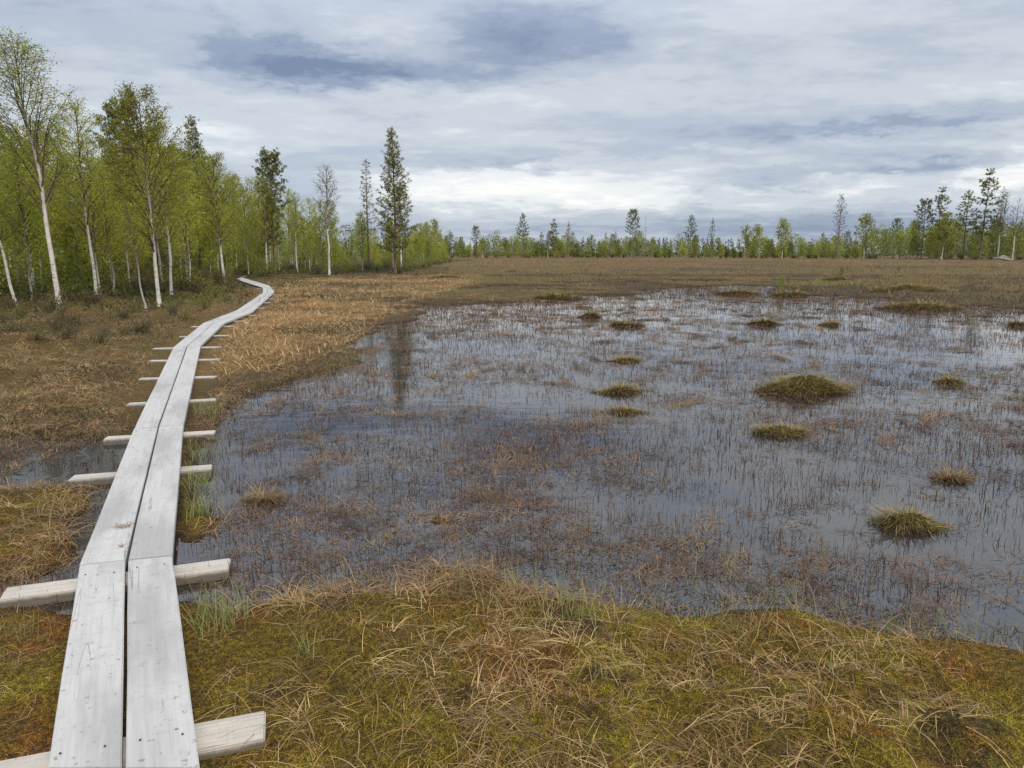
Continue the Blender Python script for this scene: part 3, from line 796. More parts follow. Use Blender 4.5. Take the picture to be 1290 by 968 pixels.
hummock(552, 656, 34, 10, 'small brown sedge heap in dark water before the front bank', 0, brown=True)
hummock(1195, 604, 44, 9, 'brown sedge heap behind the nearest hummock', 0, brown=True)
hummock(335, 632, 44, 10, 'brown sedge heap right of the walkway', 0, brown=True)

# ------------------------------------------------------------------ trees
def tube(P, rad_, sides, col):
    P = np.asarray(P, float); n = len(P)
    T = np.gradient(P, axis=0); T /= np.linalg.norm(T, axis=1)[:, None] + 1e-9
    ref = np.array([1.0, 0, 0]) if abs(T[0][0]) < 0.8 else np.array([0, 1.0, 0])
    U = np.cross(T, ref); U /= np.linalg.norm(U, axis=1)[:, None] + 1e-9; B = np.cross(T, U)
    a = np.arange(sides) * 2 * np.pi / sides
    V = P[:, None, :] + (U[:, None, :] * np.cos(a)[None, :, None] + B[:, None, :] * np.sin(a)[None, :, None]) * np.asarray(rad_)[:, None, None]
    i = np.arange(n - 1)[:, None] * sides; k = np.arange(sides)[None, :]; k2 = (k + 1) % sides
    f = np.stack([i + k, i + k2, i + sides + k2, i + sides + k], -1).reshape(-1, 4)
    c = np.repeat(np.asarray(col)[:, None, :], sides, 1).reshape(-1, 3) if np.ndim(col) == 2 else np.tile(col, (n * sides, 1))
    return V.reshape(-1, 3), f, c


WHITE = np.array([0.54, 0.50, 0.45]); DARK = np.array([0.085, 0.065, 0.055])


def barkc(r, z, H, white=WHITE):
    k = sstep(0.022, 0.06, r)[:, None]
    return DARK + (white - DARK) * k


def limb(start, az_, el0, el1, L, s, n=6, wob=0.12):
    p = [np.array(start, float)]; a = az_
    for i in range(n):
        t = i / max(1, n - 1); e = el0 + (el1 - el0) * t + s.normal() * wob; a += s.normal() * wob * 1.4
        p.append(p[-1] + np.array([math.cos(a) * math.cos(e), math.sin(a) * math.cos(e), math.sin(e)]) * L / n)
    return np.array(p)


def make_birch(seed, H=8.0, stems=0, fork=0.35, lean=(0, 0), width=1.0, start=0.28, leaf=0.05, dens=1.0, r0=None, twigs=6, nl=30, leafcol=None, levels=2, droop=0.0, white=WHITE, sway=0.012, up=0.0):
    s = np.random.default_rng(seed); tubes = []; L = []
    r0 = r0 or H * 0.0105
    stemlist = []
    def trunk(p0, h, r, az_=0, tilt=0.0, rtop=0.008, n=14):
        pts = [np.array(p0, float)]; cur = np.array([math.cos(az_) * math.sin(tilt), math.sin(az_) * math.sin(tilt), math.cos(tilt)])
        w = np.zeros(3)
        for i in range(n):
            w = w * 0.6 + s.normal(size=3) * np.array([1, 1, 0]) * sway * 3
            c2 = cur + w + np.array([lean[0], lean[1], 0]) * (1 if tilt == 0 else 0)
            if tilt: cur = cur * 0.93 + np.array([0, 0, 0.07])
            c2 = c2 / np.linalg.norm(c2); pts.append(pts[-1] + c2 * h / n)
        pts = np.array(pts); t = np.linspace(0, 1, n + 1)
        rr = r * (1 - t) ** 0.85 + rtop; rr[0] *= 1.0
        return pts, rr
    if stems:
        pts, rr = trunk((0, 0, 0), H * fork, r0, n=7); rr = r0 * (1 - 0.35 * np.linspace(0, 1, 8)); rr[0] *= 1.25
        tubes.append(tube(pts, rr, 8, barkc(rr, pts[:, 2], H, white)))
        top = pts[-1]; a0 = s.random() * 6.28
        for k in range(stems):
            tl = R(12 + 20 * s.random()) * width if k else R(4)
            hh = H * (1 - fork) * (1 - 0.22 * s.random() if k else 1.0)
            q, rr2 = trunk(top - (0, 0, 0.1 * k * s.random()), hh, r0 * (0.30 if k else 0.42), a0 + k * 6.28 / max(1, stems - 1) + s.normal() * .3, tl)
            stemlist.append((q, rr2, 0.05, nl // stems + 4, 0.6)); tubes.append(tube(q, rr2, 6, barkc(rr2, q[:, 2], H, white)))
    else:
        q, rr = trunk((0, 0, 0), H, r0); rr[0] *= 1.3
        stemlist.append((q, rr, start, nl, 1.0)); tubes.append(tube(q, rr, 7, barkc(rr, q[:, 2], H, white)))
    for q, rr, st, nn, sc in stemlist:
        hh = np.linalg.norm(q[-1] - q[0]); ga = s.random() * 6.28
        for i in range(nn):
            t = st + (0.985 - st) * (i + s.random() * .8) / nn
            ii = t * (len(q) - 1); i0 = int(ii); p = q[i0] + (q[min(i0 + 1, len(q) - 1)] - q[i0]) * (ii - i0)
            ga += 2.4 + s.normal() * .5
            prof = (0.45 + 0.55 * math.sin(min(1, (t - st) / (0.35)) * math.pi / 2)) * (1 - t) ** 0.55 if sc == 1 else (1 - t) ** 0.5 * 0.9
            Ln = hh * 0.30 * width * (prof * (0.75 + 0.5 * s.random()) + 0.05)
            e0 = R(30 + 25 * s.random() + 20 * t + up); lp = limb(p, ga, e0, R(35 + 20 * s.random() + up * .8) - droop, Ln, s, 6)
            rl = max(0.007, rr[i0] * 0.42) * (1 - np.linspace(0, 1, 7)) ** 0.8 + 0.004
            tubes.append(tube(lp, rl, 4, barkc(rl, lp[:, 2], H)))
            ends = [(lp, 0.25, 1.0)]
            for j in range(twigs):
                tt = 0.2 + 0.75 * (j + s.random()) / twigs; k0 = min(5, int(tt * 6)); pp = lp[k0] + (lp[k0 + 1] - lp[k0]) * (tt * 6 - k0)
                tl = Ln * (0.50 * (1 - tt) + 0.16) * (0.7 + .6 * s.random())
                tp = limb(pp, ga + (1 if j % 2 else -1) * (0.5 + 0.6 * s.random()), R(25 + 30 * s.normal() * .5), R(20 - 25 * s.random()) - droop, tl, s, 4, .2)
                if levels > 1: tubes.append(tube(tp, 0.006 * (1 - np.linspace(0, 1, 5)) + 0.0025, 3, np.tile(DARK, (5, 1))))
                ends.append((tp, 0.0, 1.0))
            for (bp_, tmin, dd) in ends:
                bl = np.linalg.norm(bp_[-1] - bp_[0]); nlv = s.poisson(max(1, bl * 42 * dens * dd * (0.05 / leaf) ** 1.3))
                if nlv == 0: continue
                u = tmin + (1 - tmin) * s.random(nlv) ** 0.7; w = u * (len(bp_) - 1); k0 = np.minimum(w.astype(int), len(bp_) - 2)
                L.append(bp_[k0] + (bp_[k0 + 1] - bp_[k0]) * (w - k0)[:, None] + s.normal(size=(nlv, 3)) * (0.05 + 0.5 * leaf))
    L = np.concatenate(L); n = len(L)
    lc = np.array(leafcol if leafcol is not None else [(0.34, 0.345, 0.045), (0.285, 0.305, 0.042), (0.41, 0.40, 0.065), (0.23, 0.255, 0.038)])
    clump = np.clip(fbm(L[:, 0] + L[:, 2] * .7, L[:, 1] + L[:, 2] * .4, 1.3, seed, 2) * 0.35 + 1, .6, 1.4)
    c = lc[s.integers(0, len(lc), n)] * (0.8 + 0.4 * s.random((n, 1))) * clump[:, None]
    tv, tf, tcx = cat(tubes)
    lv, lf, lcx = leaves(L, leaf * (0.6 + 0.8 * s.random(n)), c)
    return (mesh_np('trunk', tv, tf, tcx, M['birch_bark'], True), mesh_np('crown', lv, lf, lcx, M['birch_leaf']), max(H, 0.1) if not stems else float(tv[:, 2].max()), n)


def make_pine(seed, H=10.0, start=0.2, wmax=0.16, r0=None, leaf=0.16, nt=16, dens=1.0, shape='cone', bark=(0.22, 0.15, 0.11), whorl=0.36, ang=(10, 45), nb=5, ncol=None, sparse=0.0):
    s = np.random.default_rng(seed); tubes = []; Lc = []
    n = 16; r0 = r0 or H * 0.010
    pts = np.zeros((n + 1, 3)); pts[:, 2] = np.linspace(0, H, n + 1); pts[:, :2] = np.cumsum(s.normal(size=(n + 1, 2)) * H * 0.0022, 0); pts[0, :2] = 0
    t = np.linspace(0, 1, n + 1); rr = r0 * (1 - t) ** 0.9 + 0.012; rr[0] *= 1.3
    col = np.array(bark) * (0.8 + 0.5 * t[:, None]); tubes.append(tube(pts, rr, 7, col))
    z = start * H; k = 0
    while z < H * 0.985:
        tt = z / H; q = (tt - start) / (1 - start)
        if shape == 'cone': pr = (1 - q) ** 0.75 * (0.65 + 0.35 * min(1, q * 5))
        elif shape == 'round': pr = math.sqrt(max(0, 1 - (2 * q - 0.8) ** 2 / 1.6)) * .9 + .1
        else: pr = (1 - q) ** 0.45 * (0.5 + 0.5 * s.random())
        m_ = nb + s.integers(-1, 2); a0 = s.random() * 6.28
        for b in range(max(2, m_)):
            if s.random() < sparse: continue
            Ln = H * wmax * pr * (0.65 + 0.6 * s.random()) + 0.12
            e0 = R(ang[0] + (ang[1] - ang[0]) * q + s.normal() * 8)
            i0 = int(tt * n); p = pts[i0] + (pts[min(n, i0 + 1)] - pts[i0]) * (tt * n - i0)
            lp = limb(p, a0 + b * 6.28 / m_ + s.normal() * .25, e0, e0 + R(22), Ln, s, 5, .09)
            rl = max(0.008, rr[i0] * 0.28) * (1 - np.linspace(0, 1, 6)) + 0.005; tubes.append(tube(lp, rl, 3, np.tile(np.array(bark) * .6, (6, 1))))
            ncl = max(1, int(Ln / 0.17 * dens))
            for c_ in range(ncl):
                u = 1 - (c_ / max(1, ncl)) ** 1.2 * 0.72; w = u * 5; k0 = min(4, int(w)); pp = lp[k0] + (lp[k0 + 1] - lp[k0]) * (w - k0)
                off = s.normal(size=3) * np.array([1, 1, .35]) * 0.10 * (1 + 1.3 * (1 - u)); Lc.append(pp + off)
        z += whorl * (0.7 + 0.6 * s.random()) * (1.2 - 0.5 * q); k += 1
    Lc.append(pts[-1]); Lc = np.array(Lc); nC = len(Lc)
    i = np.repeat(np.arange(nC), nt); cent = Lc[i] + s.normal(size=(len(i), 3)) * np.array([1, 1, .7]) * 0.065
    cols = np.array(ncol or [(0.11, 0.13, 0.036), (0.14, 0.15, 0.042), (0.085, 0.105, 0.032), (0.185, 0.18, 0.05)])
    cb_ = cols[s.integers(0, 4, nC)][i] * (0.75 + 0.5 * s.random((len(i), 1)))
    tv, tf, tcx = cat(tubes); lv, lf, lcx = leaves(cent, leaf * (0.6 + .7 * s.random(len(i))), cb_, aspect=0.26)
    return (mesh_np('trunk', tv, tf, tcx, M['pine_bark'], True), mesh_np('crown', lv, lf, lcx, M['needle']), H, len(lf))


def plant(name, ms, x, y, H, label, cat_, group=None, rz=None, lean=(0, 0), z=None):
    if z is None: z = float(land(np.array([x]), np.array([y]))[0][0]) - 0.05
    s = H / ms[2]
    rt = obj(name, None, label=label, cat=cat_, group=group, loc=(x, y, z), rot=(lean[0], lean[1], rng.random() * 6.28 if rz is None else rz), scale=(s, s, s))
    obj('trunk', ms[0], rt)
    if ms[1] is not None: obj('crown', ms[1], rt)
    return rt


def plant_px(name, ms, px, py, ptop, label, cat_='birch', group=None, rz=None, lean=(0, 0)):
    g = G(px, py, 0.14); H = top_z(g[1], ptop) - 0.1
    return plant(name, ms, g[0], g[1], H, label, cat_, group, rz, lean)


# named trees by the edge of the wood
big = make_birch(11, 8.5, start=0.36, lean=(-0.045, 0), width=1.65, leaf=0.055, dens=0.75, r0=0.085, nl=34, twigs=12, up=14)
plant_px('birch', big, 75, 389, 56, 'tallest birch, thick white trunk leaning slightly left, crown above all its neighbours', 'birch', rz=0)
b2 = make_birch(12, 7.5, start=0.26, width=1.45, leaf=0.058, dens=1.25, r0=0.068, nl=46, twigs=12, up=6)
plant_px('birch', b2, 201, 384, 118, 'broad leafy birch with white trunk standing nearest left of the walkway bend', rz=1.0)
b3 = make_birch(13, 6.5, start=0.35, leaf=0.05, dens=.8, r0=0.055, lean=(-0.22, 0), sway=.02)
plant_px('birch', b3, 22, 386, 170, 'thin white birch leaning away left of the tallest birch', rz=0)
b4 = make_birch(14, 5, start=0.45, leaf=0.055, dens=1.0, r0=0.04, lean=(-0.06, 0), nl=18, sway=.02)
plant_px('birch', b4, 184, 389, 250, 'slim young birch with bare white stem just left of the broad leafy birch', rz=0)
b5 = make_birch(15, 7.5, start=0.3, leaf=0.055, dens=1.1, r0=0.06, nl=36)
plant_px('birch', b5, 122, 379, 132, 'slender tall birch midway between the tallest birch and the broad leafy birch', rz=2)
plant_px('birch', b4, 143, 376, 215, 'small birch with slanting stem right of the slender tall birch', rz=2.5)
plant_px('birch', b5, 216, 373, 150, 'birch with thin pale stem directly behind the broad leafy birch', rz=4)
b6 = make_birch(16, 6.5, start=.28, width=1.4, leaf=0.06, dens=1.3, r0=0.07, nl=40, twigs=9)
plant_px('birch', b6, 283, 356, 196, 'dense birch with thick trunk beside the far bend of the walkway', rz=2)
b7 = make_birch(17, 6.0, start=.42, width=1.35, leaf=0.055, dens=0.35, r0=0.065, nl=26, twigs=8, up=10, leafcol=[(0.32, 0.31, 0.11), (0.27, 0.26, 0.09)])
plant_px('birch', b7, 415, 348, 214, 'pale thinly leaved birch with white trunk standing out at the wood edge', rz=1)
plant_px('birch', b7, 506, 343, 232, 'bare twigged birch with white foot growing against the tall pine', rz=3.5)
plant_px('birch', b5, 337, 347, 225, 'leafy birch with curved stem nearest the end of the walkway', rz=5)
plant_px('birch', b3, 376, 345, 240, 'birch between the walkway end and the pale thinly leaved birch', rz=5)
p1 = make_pine(31, 12, start=0.16, wmax=0.165, leaf=0.17, nt=12, dens=1.15, ncol=[(0.15, 0.155, 0.045), (0.19, 0.185, 0.052), (0.11, 0.125, 0.036), (0.24, 0.22, 0.065)], whorl=.33, ang=(0, 40), nb=6)
plant_px('pine', p1, 498, 345, 161, 'tallest pine, full green crown, alone at the end of the wood', 'pine', rz=0)
p2 = make_pine(32, 10, start=0.30, wmax=0.085, leaf=0.15, nt=12, dens=.85, whorl=.40, ang=(-5, 40), nb=4)
plant_px('pine', p2, 465, 342, 203, 'thin sparse pine just left of the tallest pine', 'pine', rz=1)
p3 = make_pine(33, 9, start=0.45, wmax=0.15, leaf=0.18, nt=16, dens=1.2, shape='round')
plant_px('pine', p3, 347, 343, 201, 'bushy topped dark pine rising above the birches behind the walkway end', 'pine', rz=1)
plant_px('pine', p1, 254, 352, 148, 'dark pine showing above the birches left of the walkway bend', 'pine', rz=2)
plant_px('pine', p3, 170, 357, 140, 'dark pine hidden behind the broad leafy birch', 'pine', rz=3)

# the wood behind: many birches, some pines
wood_b = [make_birch(40 + i, 7.0, start=0.14 + 0.05 * (i % 4), leaf=0.09, dens=1.5 - 0.15 * (i % 3), r0=0.038 + 0.007 * (i % 4), nl=34, twigs=7, levels=1, width=1.05 + 0.1 * (i % 3),
                     leafcol=[(0.31, 0.325, 0.042), (0.25, 0.275, 0.038), (0.38, 0.375, 0.055)]) for i in range(6)]
wood_p = [make_pine(50 + i, 9.0, start=0.35, wmax=0.13, leaf=0.2, nt=12, dens=1.0, shape=('cone', 'round')[i % 2]) for i in range(2)]
E = np.array(EDGE); cnt = 0; placed = []
for i in range(4000):
    if cnt >= 190: break
    seg = rng.random() * (len(E) - 2) + 1.0; k = int(seg); p = E[k] + (E[min(k + 1, len(E) - 1)] - E[k]) * (seg - k)
    dirv = p / np.hypot(*p); dep = rng.random() ** 1.2 * 50 + 0.8
    q = p + dirv * dep + rng.normal(size=2) * 1.2
    if any((q[0] - a) ** 2 + (q[1] - b) ** 2 < 1.5 for a, b in placed): continue
    if poly_sd(P_wood, np.array([q[0]]), np.array([q[1]]))[0] < 0.6: continue
    if path_d(np.array([q[0]]), np.array([q[1]]))[0] < 1.0: continue
    placed.append(tuple(q))
    px = 645 + F * q[0] / (q[1] * cp + CZ * sp)
    top = float(np.interp(px, [-100, 60, 110, 180, 250, 300, 360, 400, 450, 500, 540, 600], [130, 165, 160, 150, 178, 214, 230, 240, 262, 274, 280, 286])) + rng.random() ** 1.1 * 78 + 2
    H = min(top_z(q[1], top), 11.5)
    if H < 2.4: continue
    cnt += 1
    if cnt % 9 == 0:
        plant('pine', wood_p[cnt % 2], q[0], q[1], H * 1.02, 'pine standing inside the birch wood on the left', 'pine', 'pines inside the birch wood')
    else:
        wb = plant('birch', wood_b[cnt % 6], q[0], q[1], H, 'slender leafy birch inside the birch wood on the left', 'birch', 'birches inside the wood on the left')

# the nearest ones either side of a landmark tree can be told apart: say so
wood = [(645 + F * o.location.x / (o.location.y * cp + CZ * sp), float(np.hypot(o.location.x, o.location.y)), o) for o in C.objects if o.get('group') == 'birches inside the wood on the left']
used = set()
for px, lab in [(75, 'the tallest birch'), (122, 'the slender tall birch'), (201, 'the broad leafy birch'), (283, 'the dense birch at the far walkway bend'), (415, 'the pale thinly leaved birch'), (465, 'the thin sparse pine'), (498, 'the tallest pine')]:
    for side, word in ((-1, 'left'), (1, 'right')):
        c_ = sorted((d + abs(q_ - px) * .15, k) for k, (q_, d, o) in enumerate(wood) if k not in used and 4 < (q_ - px) * side < 34)
        if c_:
            used.add(c_[0][1]); wood[c_[0][1]][2]['label'] = 'slender leafy birch just behind and %s of %s' % (word, lab)

# shrubs and saplings at the foot of the wood
def make_shrub(seed, h=1.0, w=1.0, cols=None, n=900, leaf=0.045, st=14):
    s = np.random.default_rng(seed); tubes = []; L = []
    for i in range(st):
        lp = limb((s.normal() * .08, s.normal() * .08, 0), s.random() * 6.28, R(50 + 30 * s.random()), R(60 * s.random() + 10), h * (0.6 + .6 * s.random()) * w, s, 5, .2)
        tubes.append(tube(lp, 0.008 * (1 - np.linspace(0, 1, 6)) + .003, 3, np.tile([0.10, 0.07, 0.055], (6, 1))))
        m_ = n // st; u = 0.25 + 0.75 * s.random(m_); q = u * 5; k0 = np.minimum(q.astype(int), 4)
        L.append(lp[k0] + (lp[k0 + 1] - lp[k0]) * (q - k0)[:, None] + s.normal(size=(m_, 3)) * 0.09 * h)
    L = np.concatenate(L); L[:, 2] = np.abs(L[:, 2]); c = np.array(cols)[s.integers(0, len(cols), len(L))] * (0.75 + 0.5 * s.random((len(L), 1)))
    v, f, cc_ = cat(tubes); a = mesh_np('stems', v, f, cc_, M['pine_bark'])
    v, f, cc_ = leaves(L, leaf * (0.6 + .8 * s.random(len(L))), c)
    return a, mesh_np('foliage', v, f, cc_, M['shrub_leaf'])


GS = [(0.19, 0.21, 0.035), (0.24, 0.25, 0.04), (0.12, 0.14, 0.03)]
BS = [(0.14, 0.11, 0.05), (0.11, 0.10, 0.038), (0.17, 0.12, 0.06), (0.125, 0.13, 0.04)]
shr_g = [make_shrub(60 + i, 1.0, 1.0, GS, 1100) for i in range(3)]
shr_b = [make_shrub(70 + i, 0.6, 1.1, BS, 1000, 0.035, 18) for i in range(3)]


def shrub(ms, x, y, s, name, label, group):
    z = float(land(np.array([x]), np.array([y]))[0][0]) - 0.03
    rt = obj(name, None, label=label, cat='shrub', group=group, loc=(x, y, z), rot=(0, 0, rng.random() * 6.28), scale=(s, s, s * (0.8 + .4 * rng.random())))
    obj('stems', ms[0], rt); obj('foliage', ms[1], rt)


i = 0
while i < 200:
    seg = rng.random() * (len(E) - 2) + 1; k = int(seg); p = E[k] + (E[min(k + 1, len(E) - 1)] - E[k]) * (seg - k)
    g_ = rng.random() < 0.62
    dep = rng.random() * 16 - (0.8 if g_ else 3.2)
    q = p + p / np.hypot(*p) * dep + rng.normal(size=2) * .6
    if path_d(np.array([q[0]]), np.array([q[1]]))[0] < 0.8: continue
    i += 1
    if g_: shrub(shr_g[i % 3], q[0], q[1], 0.55 + 0.9 * rng.random(), 'willow_shrub', 'fresh green leafy shrub among the trunks of the birch wood', 'green shrubs in the birch wood')
    else: shrub(shr_b[i % 3], q[0], q[1], 0.7 + 0.7 * rng.random(), 'heath_shrub', 'low dark brown heath shrub at the foot of the birch wood', 'brown heath shrubs at the wood edge')
for i in range(46):
    px = -160 + 400 * rng.random(); py = 396 + 42 * rng.random() ** 1.5; q = G(px, py, .1)
    if path_d(np.array([q[0]]), np.array([q[1]]))[0] < 1.0: continue
    shrub(shr_b[i % 3], q[0], q[1], 0.35 + 0.45 * rng.random(), 'heath_shrub', 'low dark heath shrub out on the brown grass before the wood', 'heath shrubs on the open ground before the wood')
for (px, py, s, lab) in [(258, 392, .55, 'yellow green shrub just left of the walkway before the bend'), (232, 402, .4, 'small yellow green shrub left of the walkway near the brown heath'),
                         (25, 404, .5, 'yellow tipped shrub in front of the leaning thin birch'), (272, 378, .5, 'bright shrub beside the thick trunked birch near the bend')]:
    g = G(px, py, .1); shrub(make_shrub(int(px), 1, 1, [(0.19, 0.20, 0.03), (0.14, 0.16, 0.025)], 1100), g[0], g[1], s, 'willow_shrub', lab, None)
# heath carpet
x, y = scatter(150000, 13, 75, -62, -5, 1.1)
h, sd, sf, si, sm, w = land(x, y)
nz = fbm(x, y, 0.7, 141, 3)
ok = (w + nz * 3.0 > -3.6 - 2.0 * sstep(-9, -14, x)) & (sm > 0) & off_walk(x, y, 0.55) & (rng.random(len(x)) < sstep(-3, 2, w) * .7 + .3)
x, y, h, w, nz = x[ok], y[ok], h[ok], w[ok], nz[ok]; n = len(x)
hh = (0.10 + 0.30 * sstep(-0.6, 0.6, nz) * sstep(-3, 1, w)) * np.sqrt(rng.random(n))
colh = pick([(0.06, 0.048, 0.026), (0.045, 0.05, 0.018), (0.085, 0.055, 0.03), (0.07, 0.085, 0.02)], n, .3)
grn = fbm(x, y, 0.6, 151, 3) > 0.25; colh[grn] = pick([(0.09, 0.11, 0.02), (0.07, 0.085, 0.02)], grn.sum(), .3)
x2, y2 = scatter(90000, 4.5, 22, -62, -12, 1.0)
h2, sd2, _, _, sm2, w2 = land(x2, y2)
ok = (fbm(x2, y2, 0.55, 161, 3) + .25 * rng.random(len(x2)) > 0.10) & (sm2 > .25) & (w2 < 0) & off_walk(x2, y2, .5)
x2, y2, h2 = x2[ok], y2[ok], h2[ok]; n2 = len(x2)
c2_ = pick([(0.085, 0.070, 0.040), (0.06, 0.055, 0.03), (0.11, 0.075, 0.04), (0.085, 0.09, 0.03)], n2, .3)
V, Fq, cc = cat([leaves(np.stack([x, y, h + hh + .02], -1), 0.05 + 0.07 * rng.random(n), colh), leaves(np.stack([x2, y2, h2 + .01 + .10 * np.sqrt(rng.random(n2))], -1), 0.018 + 0.03 * rng.random(n2), c2_)])
obj('undergrowth', mesh_np('undergrowth', V, Fq, cc, M['shrub_leaf']), kind='stuff', label='dark heath and bilberry carpet under the birch wood', cat='undergrowth')

# ------------------------------------------------------------------ far treeline
far_b = [make_birch(80 + i, 7.0, start=0.12, leaf=0.24, dens=3.2 - 0.5 * (i % 3), r0=0.06, nl=24, twigs=4, levels=1, width=1.35 + .25 * (i % 2), leafcol=[(0.27, 0.29, 0.06), (0.22, 0.245, 0.055), (0.32, 0.325, 0.075)]) for i in range(5)]
FN = [(0.14, 0.155, 0.06), (0.165, 0.175, 0.065), (0.115, 0.135, 0.055), (0.20, 0.20, 0.08)]
far_p = [make_pine(90, 10, start=0.42, wmax=0.19, leaf=0.34, nt=5, shape='cone', ncol=FN, whorl=.5, dens=.8, ang=(0, 40)), make_pine(91, 10, start=0.5, wmax=0.17, leaf=0.34, nt=6, shape='round', ncol=FN, dens=.8, whorl=.5),
         make_pine(92, 10, start=0.3, wmax=0.17, leaf=0.34, nt=6, shape='open', ncol=FN, whorl=.6, nb=4, ang=(-5, 30)), make_pine(93, 10, start=0.3, wmax=0.13, leaf=0.3, nt=4, ncol=FN, whorl=.55, dens=.7)]
dead_p = make_pine(94, 12, start=0.3, wmax=0.19, leaf=0.3, nt=3, dens=.55, shape='open', ncol=[(0.12, 0.10, 0.07), (0.09, 0.085, 0.05), (0.10, 0.09, 0.06), (0.07, 0.07, 0.04)], whorl=.5, nb=5, bark=(0.25, 0.2, 0.17))
dead_b = make_birch(95, 8, stems=3, fork=.4, leaf=.1, dens=.04, r0=.09, nl=40, leafcol=[(0.2, 0.17, 0.13)])
bare_b = make_birch(96, 8, stems=3, fork=.35, leaf=.14, dens=.5, r0=.09, nl=40, leafcol=[(0.16, 0.16, 0.07)])


def front_y(px): return float(np.interp(px, [500, 560, 700, 900, 1050, 1290, 1800], [150, 200, 205, 195, 180, 152, 130]))


def far_plant(name, ms, px, ptop, label, cat_, dy=0.0, group=None):
    Y = front_y(px) + dy; X_ = (px - 645) / F * (Y * cp + CZ * sp)
    return plant(name, ms, X_, Y, top_z(Y, ptop), label, cat_, group)


for a in [('pine', far_p[1], 600, 287, 'short pine at the left end of the far treeline', 'pine', 4), ('pine', far_p[0], 659, 269, 'dense pine in the left part of the far treeline, above its neighbours', 'pine', 0),
          ('pine', far_p[2], 697, 276, 'open crowned pine right of the dense pine in the far treeline', 'pine', 6), ('pine', far_p[3], 715, 279, 'narrow pine near the middle of the far treeline', 'pine', 2),
          ('pine', far_p[1], 796, 267, 'round headed dark pine beside the bare pole in the far treeline', 'pine', 0), ('pine', far_p[0], 868, 271, 'upright pine with layered crown right of the bare pole', 'pine', 2),
          ('pine', far_p[3], 895, 275, 'very thin pine standing apart right of the layered pine', 'pine', 3), ('birch', far_b[0], 985, 277, 'tallest rounded birch in the middle right of the far treeline', 'birch', 0),
          ('birch', far_b[1], 952, 285, 'narrow birch left of the tallest rounded birch', 'birch', 1), ('birch', far_b[2], 938, 285, 'small pointed birch further left of the tallest rounded birch', 'birch', 2),
          ('pine', dead_p, 1054, 247, 'half dead pine with thin brownish crown in front of the right treeline', 'pine', -3), ('pine', far_p[2], 1177, 237, 'ragged pine with spreading top in the right clump', 'pine', 0),
          ('pine', far_p[1], 1160, 255, 'lower dark pine leaning into the ragged pine on its left', 'pine', 1), ('pine', far_p[0], 1213, 240, 'pine just left of the tallest pine of the right clump', 'pine', 2),
          ('pine', far_p[2], 1233, 213, 'tallest pine of the far right clump', 'pine', 0), ('birch', bare_b, 1256, 236, 'thin leaved tall birch right of the tallest pine of the clump', 'birch', 1),
          ('birch', dead_b, 1275, 250, 'bare grey birch at the right end of the treeline', 'birch', 0), ('birch', far_b[3], 1186, 270, 'birch with clear white trunk below the ragged pine', 'birch', -3),
          ('birch', far_b[4], 548, 278, 'birch where the wood meets the far treeline', 'birch', -30), ('birch', far_b[1], 1088, 272, 'leafy birch right of the half dead pine', 'birch', 0),
          ('birch', bare_b, 690, 292, 'thin pale birch in front of the open crowned pine', 'birch', -1)]:
    far_plant(*a)
# bare pole
Y = front_y(812); Xp = (812 - 645) / F * (Y * cp + CZ * sp)
Hs = top_z(Y, 272); ptsn = np.zeros((9, 3)); ptsn[:, 2] = np.linspace(0, Hs, 9); ptsn[:, 0] = np.sin(np.linspace(0, 3, 9)) * .08
sv_, sf_, sc_ = cat([tube(ptsn, 0.11 * (1 - np.linspace(0, .75, 9)), 7, np.tile([0.26, 0.23, 0.2], (9, 1)))] + [tube(limb((0, 0, Hs * q), q * 40, R(20), R(5), .7, np.random.default_rng(int(q * 99)), 4), np.full(5, .02), 3, np.tile([0.2, .18, .16], (5, 1))) for q in (.3, .42, .5, .58, .66, .73, .8, .88)])
obj('dead_tree', mesh_np('dead_tree', sv_, sf_, sc_, M['pine_bark'], True), label='dead tree like a bare grey pole in the far treeline', cat='dead tree', loc=(Xp, Y, 0))

for i in range(125):
    px = 540 + 960 * rng.random(); dy = rng.random() * 34 + 1
    base = float(np.interp(px, [540, 600, 700, 900, 1040, 1100, 1200, 1400], [284, 296, 296, 300, 298, 282, 274, 280]))
    far_plant('birch', far_b[i % 5], px, min(base + rng.random() * 26, 318), 'small green birch in the far treeline across the bog', 'birch', dy, 'birches in the far treeline')
for i in range(46):
    px = 545 + 900 * rng.random(); dy = rng.random() * 40 + 3
    base = float(np.interp(px, [540, 600, 700, 900, 1040, 1100, 1200, 1400], [282, 286, 286, 292, 292, 276, 264, 270]))
    far_plant('pine', far_p[i % 4], px, base + rng.random() * 24, 'small pine in the far treeline across the bog', 'pine', dy, 'pines in the far treeline')
# low bushes along the foot of the treeline
for i in range(70):
    px = 520 + 900 * rng.random(); Y = front_y(px) - 2 + rng.random() * 9; X_ = (px - 645) / F * (Y * cp + CZ * sp)
    sgo = shr_b if rng.random() < .55 else shr_g
    shrub(sgo[i % 3], X_, Y, 1.2 + rng.random() * 1.6, 'bush', 'low bush at the foot of the far treeline', 'bushes along the far treeline')
# saplings out on the mire
for (px, py, pt, lab) in [(758, 357, 345, 'tiny green birch sapling on the mire left of centre'), (678, 337, 329, 'tiny birch sapling far out under the dense pine'), (984, 366, 344, 'birch sapling behind the yellow green far hummock'),
                          (1060, 352, 336, 'birch sapling on the mire below the half dead pine'), (1132, 345, 335, 'small sapling on the right part of the mire'), (826, 345, 334, 'thin sapling on the mire below the bare pole')]:
    plant_px('birch_sapling', far_b[0] if px > 900 else b4, px, py, pt, lab, 'sapling')
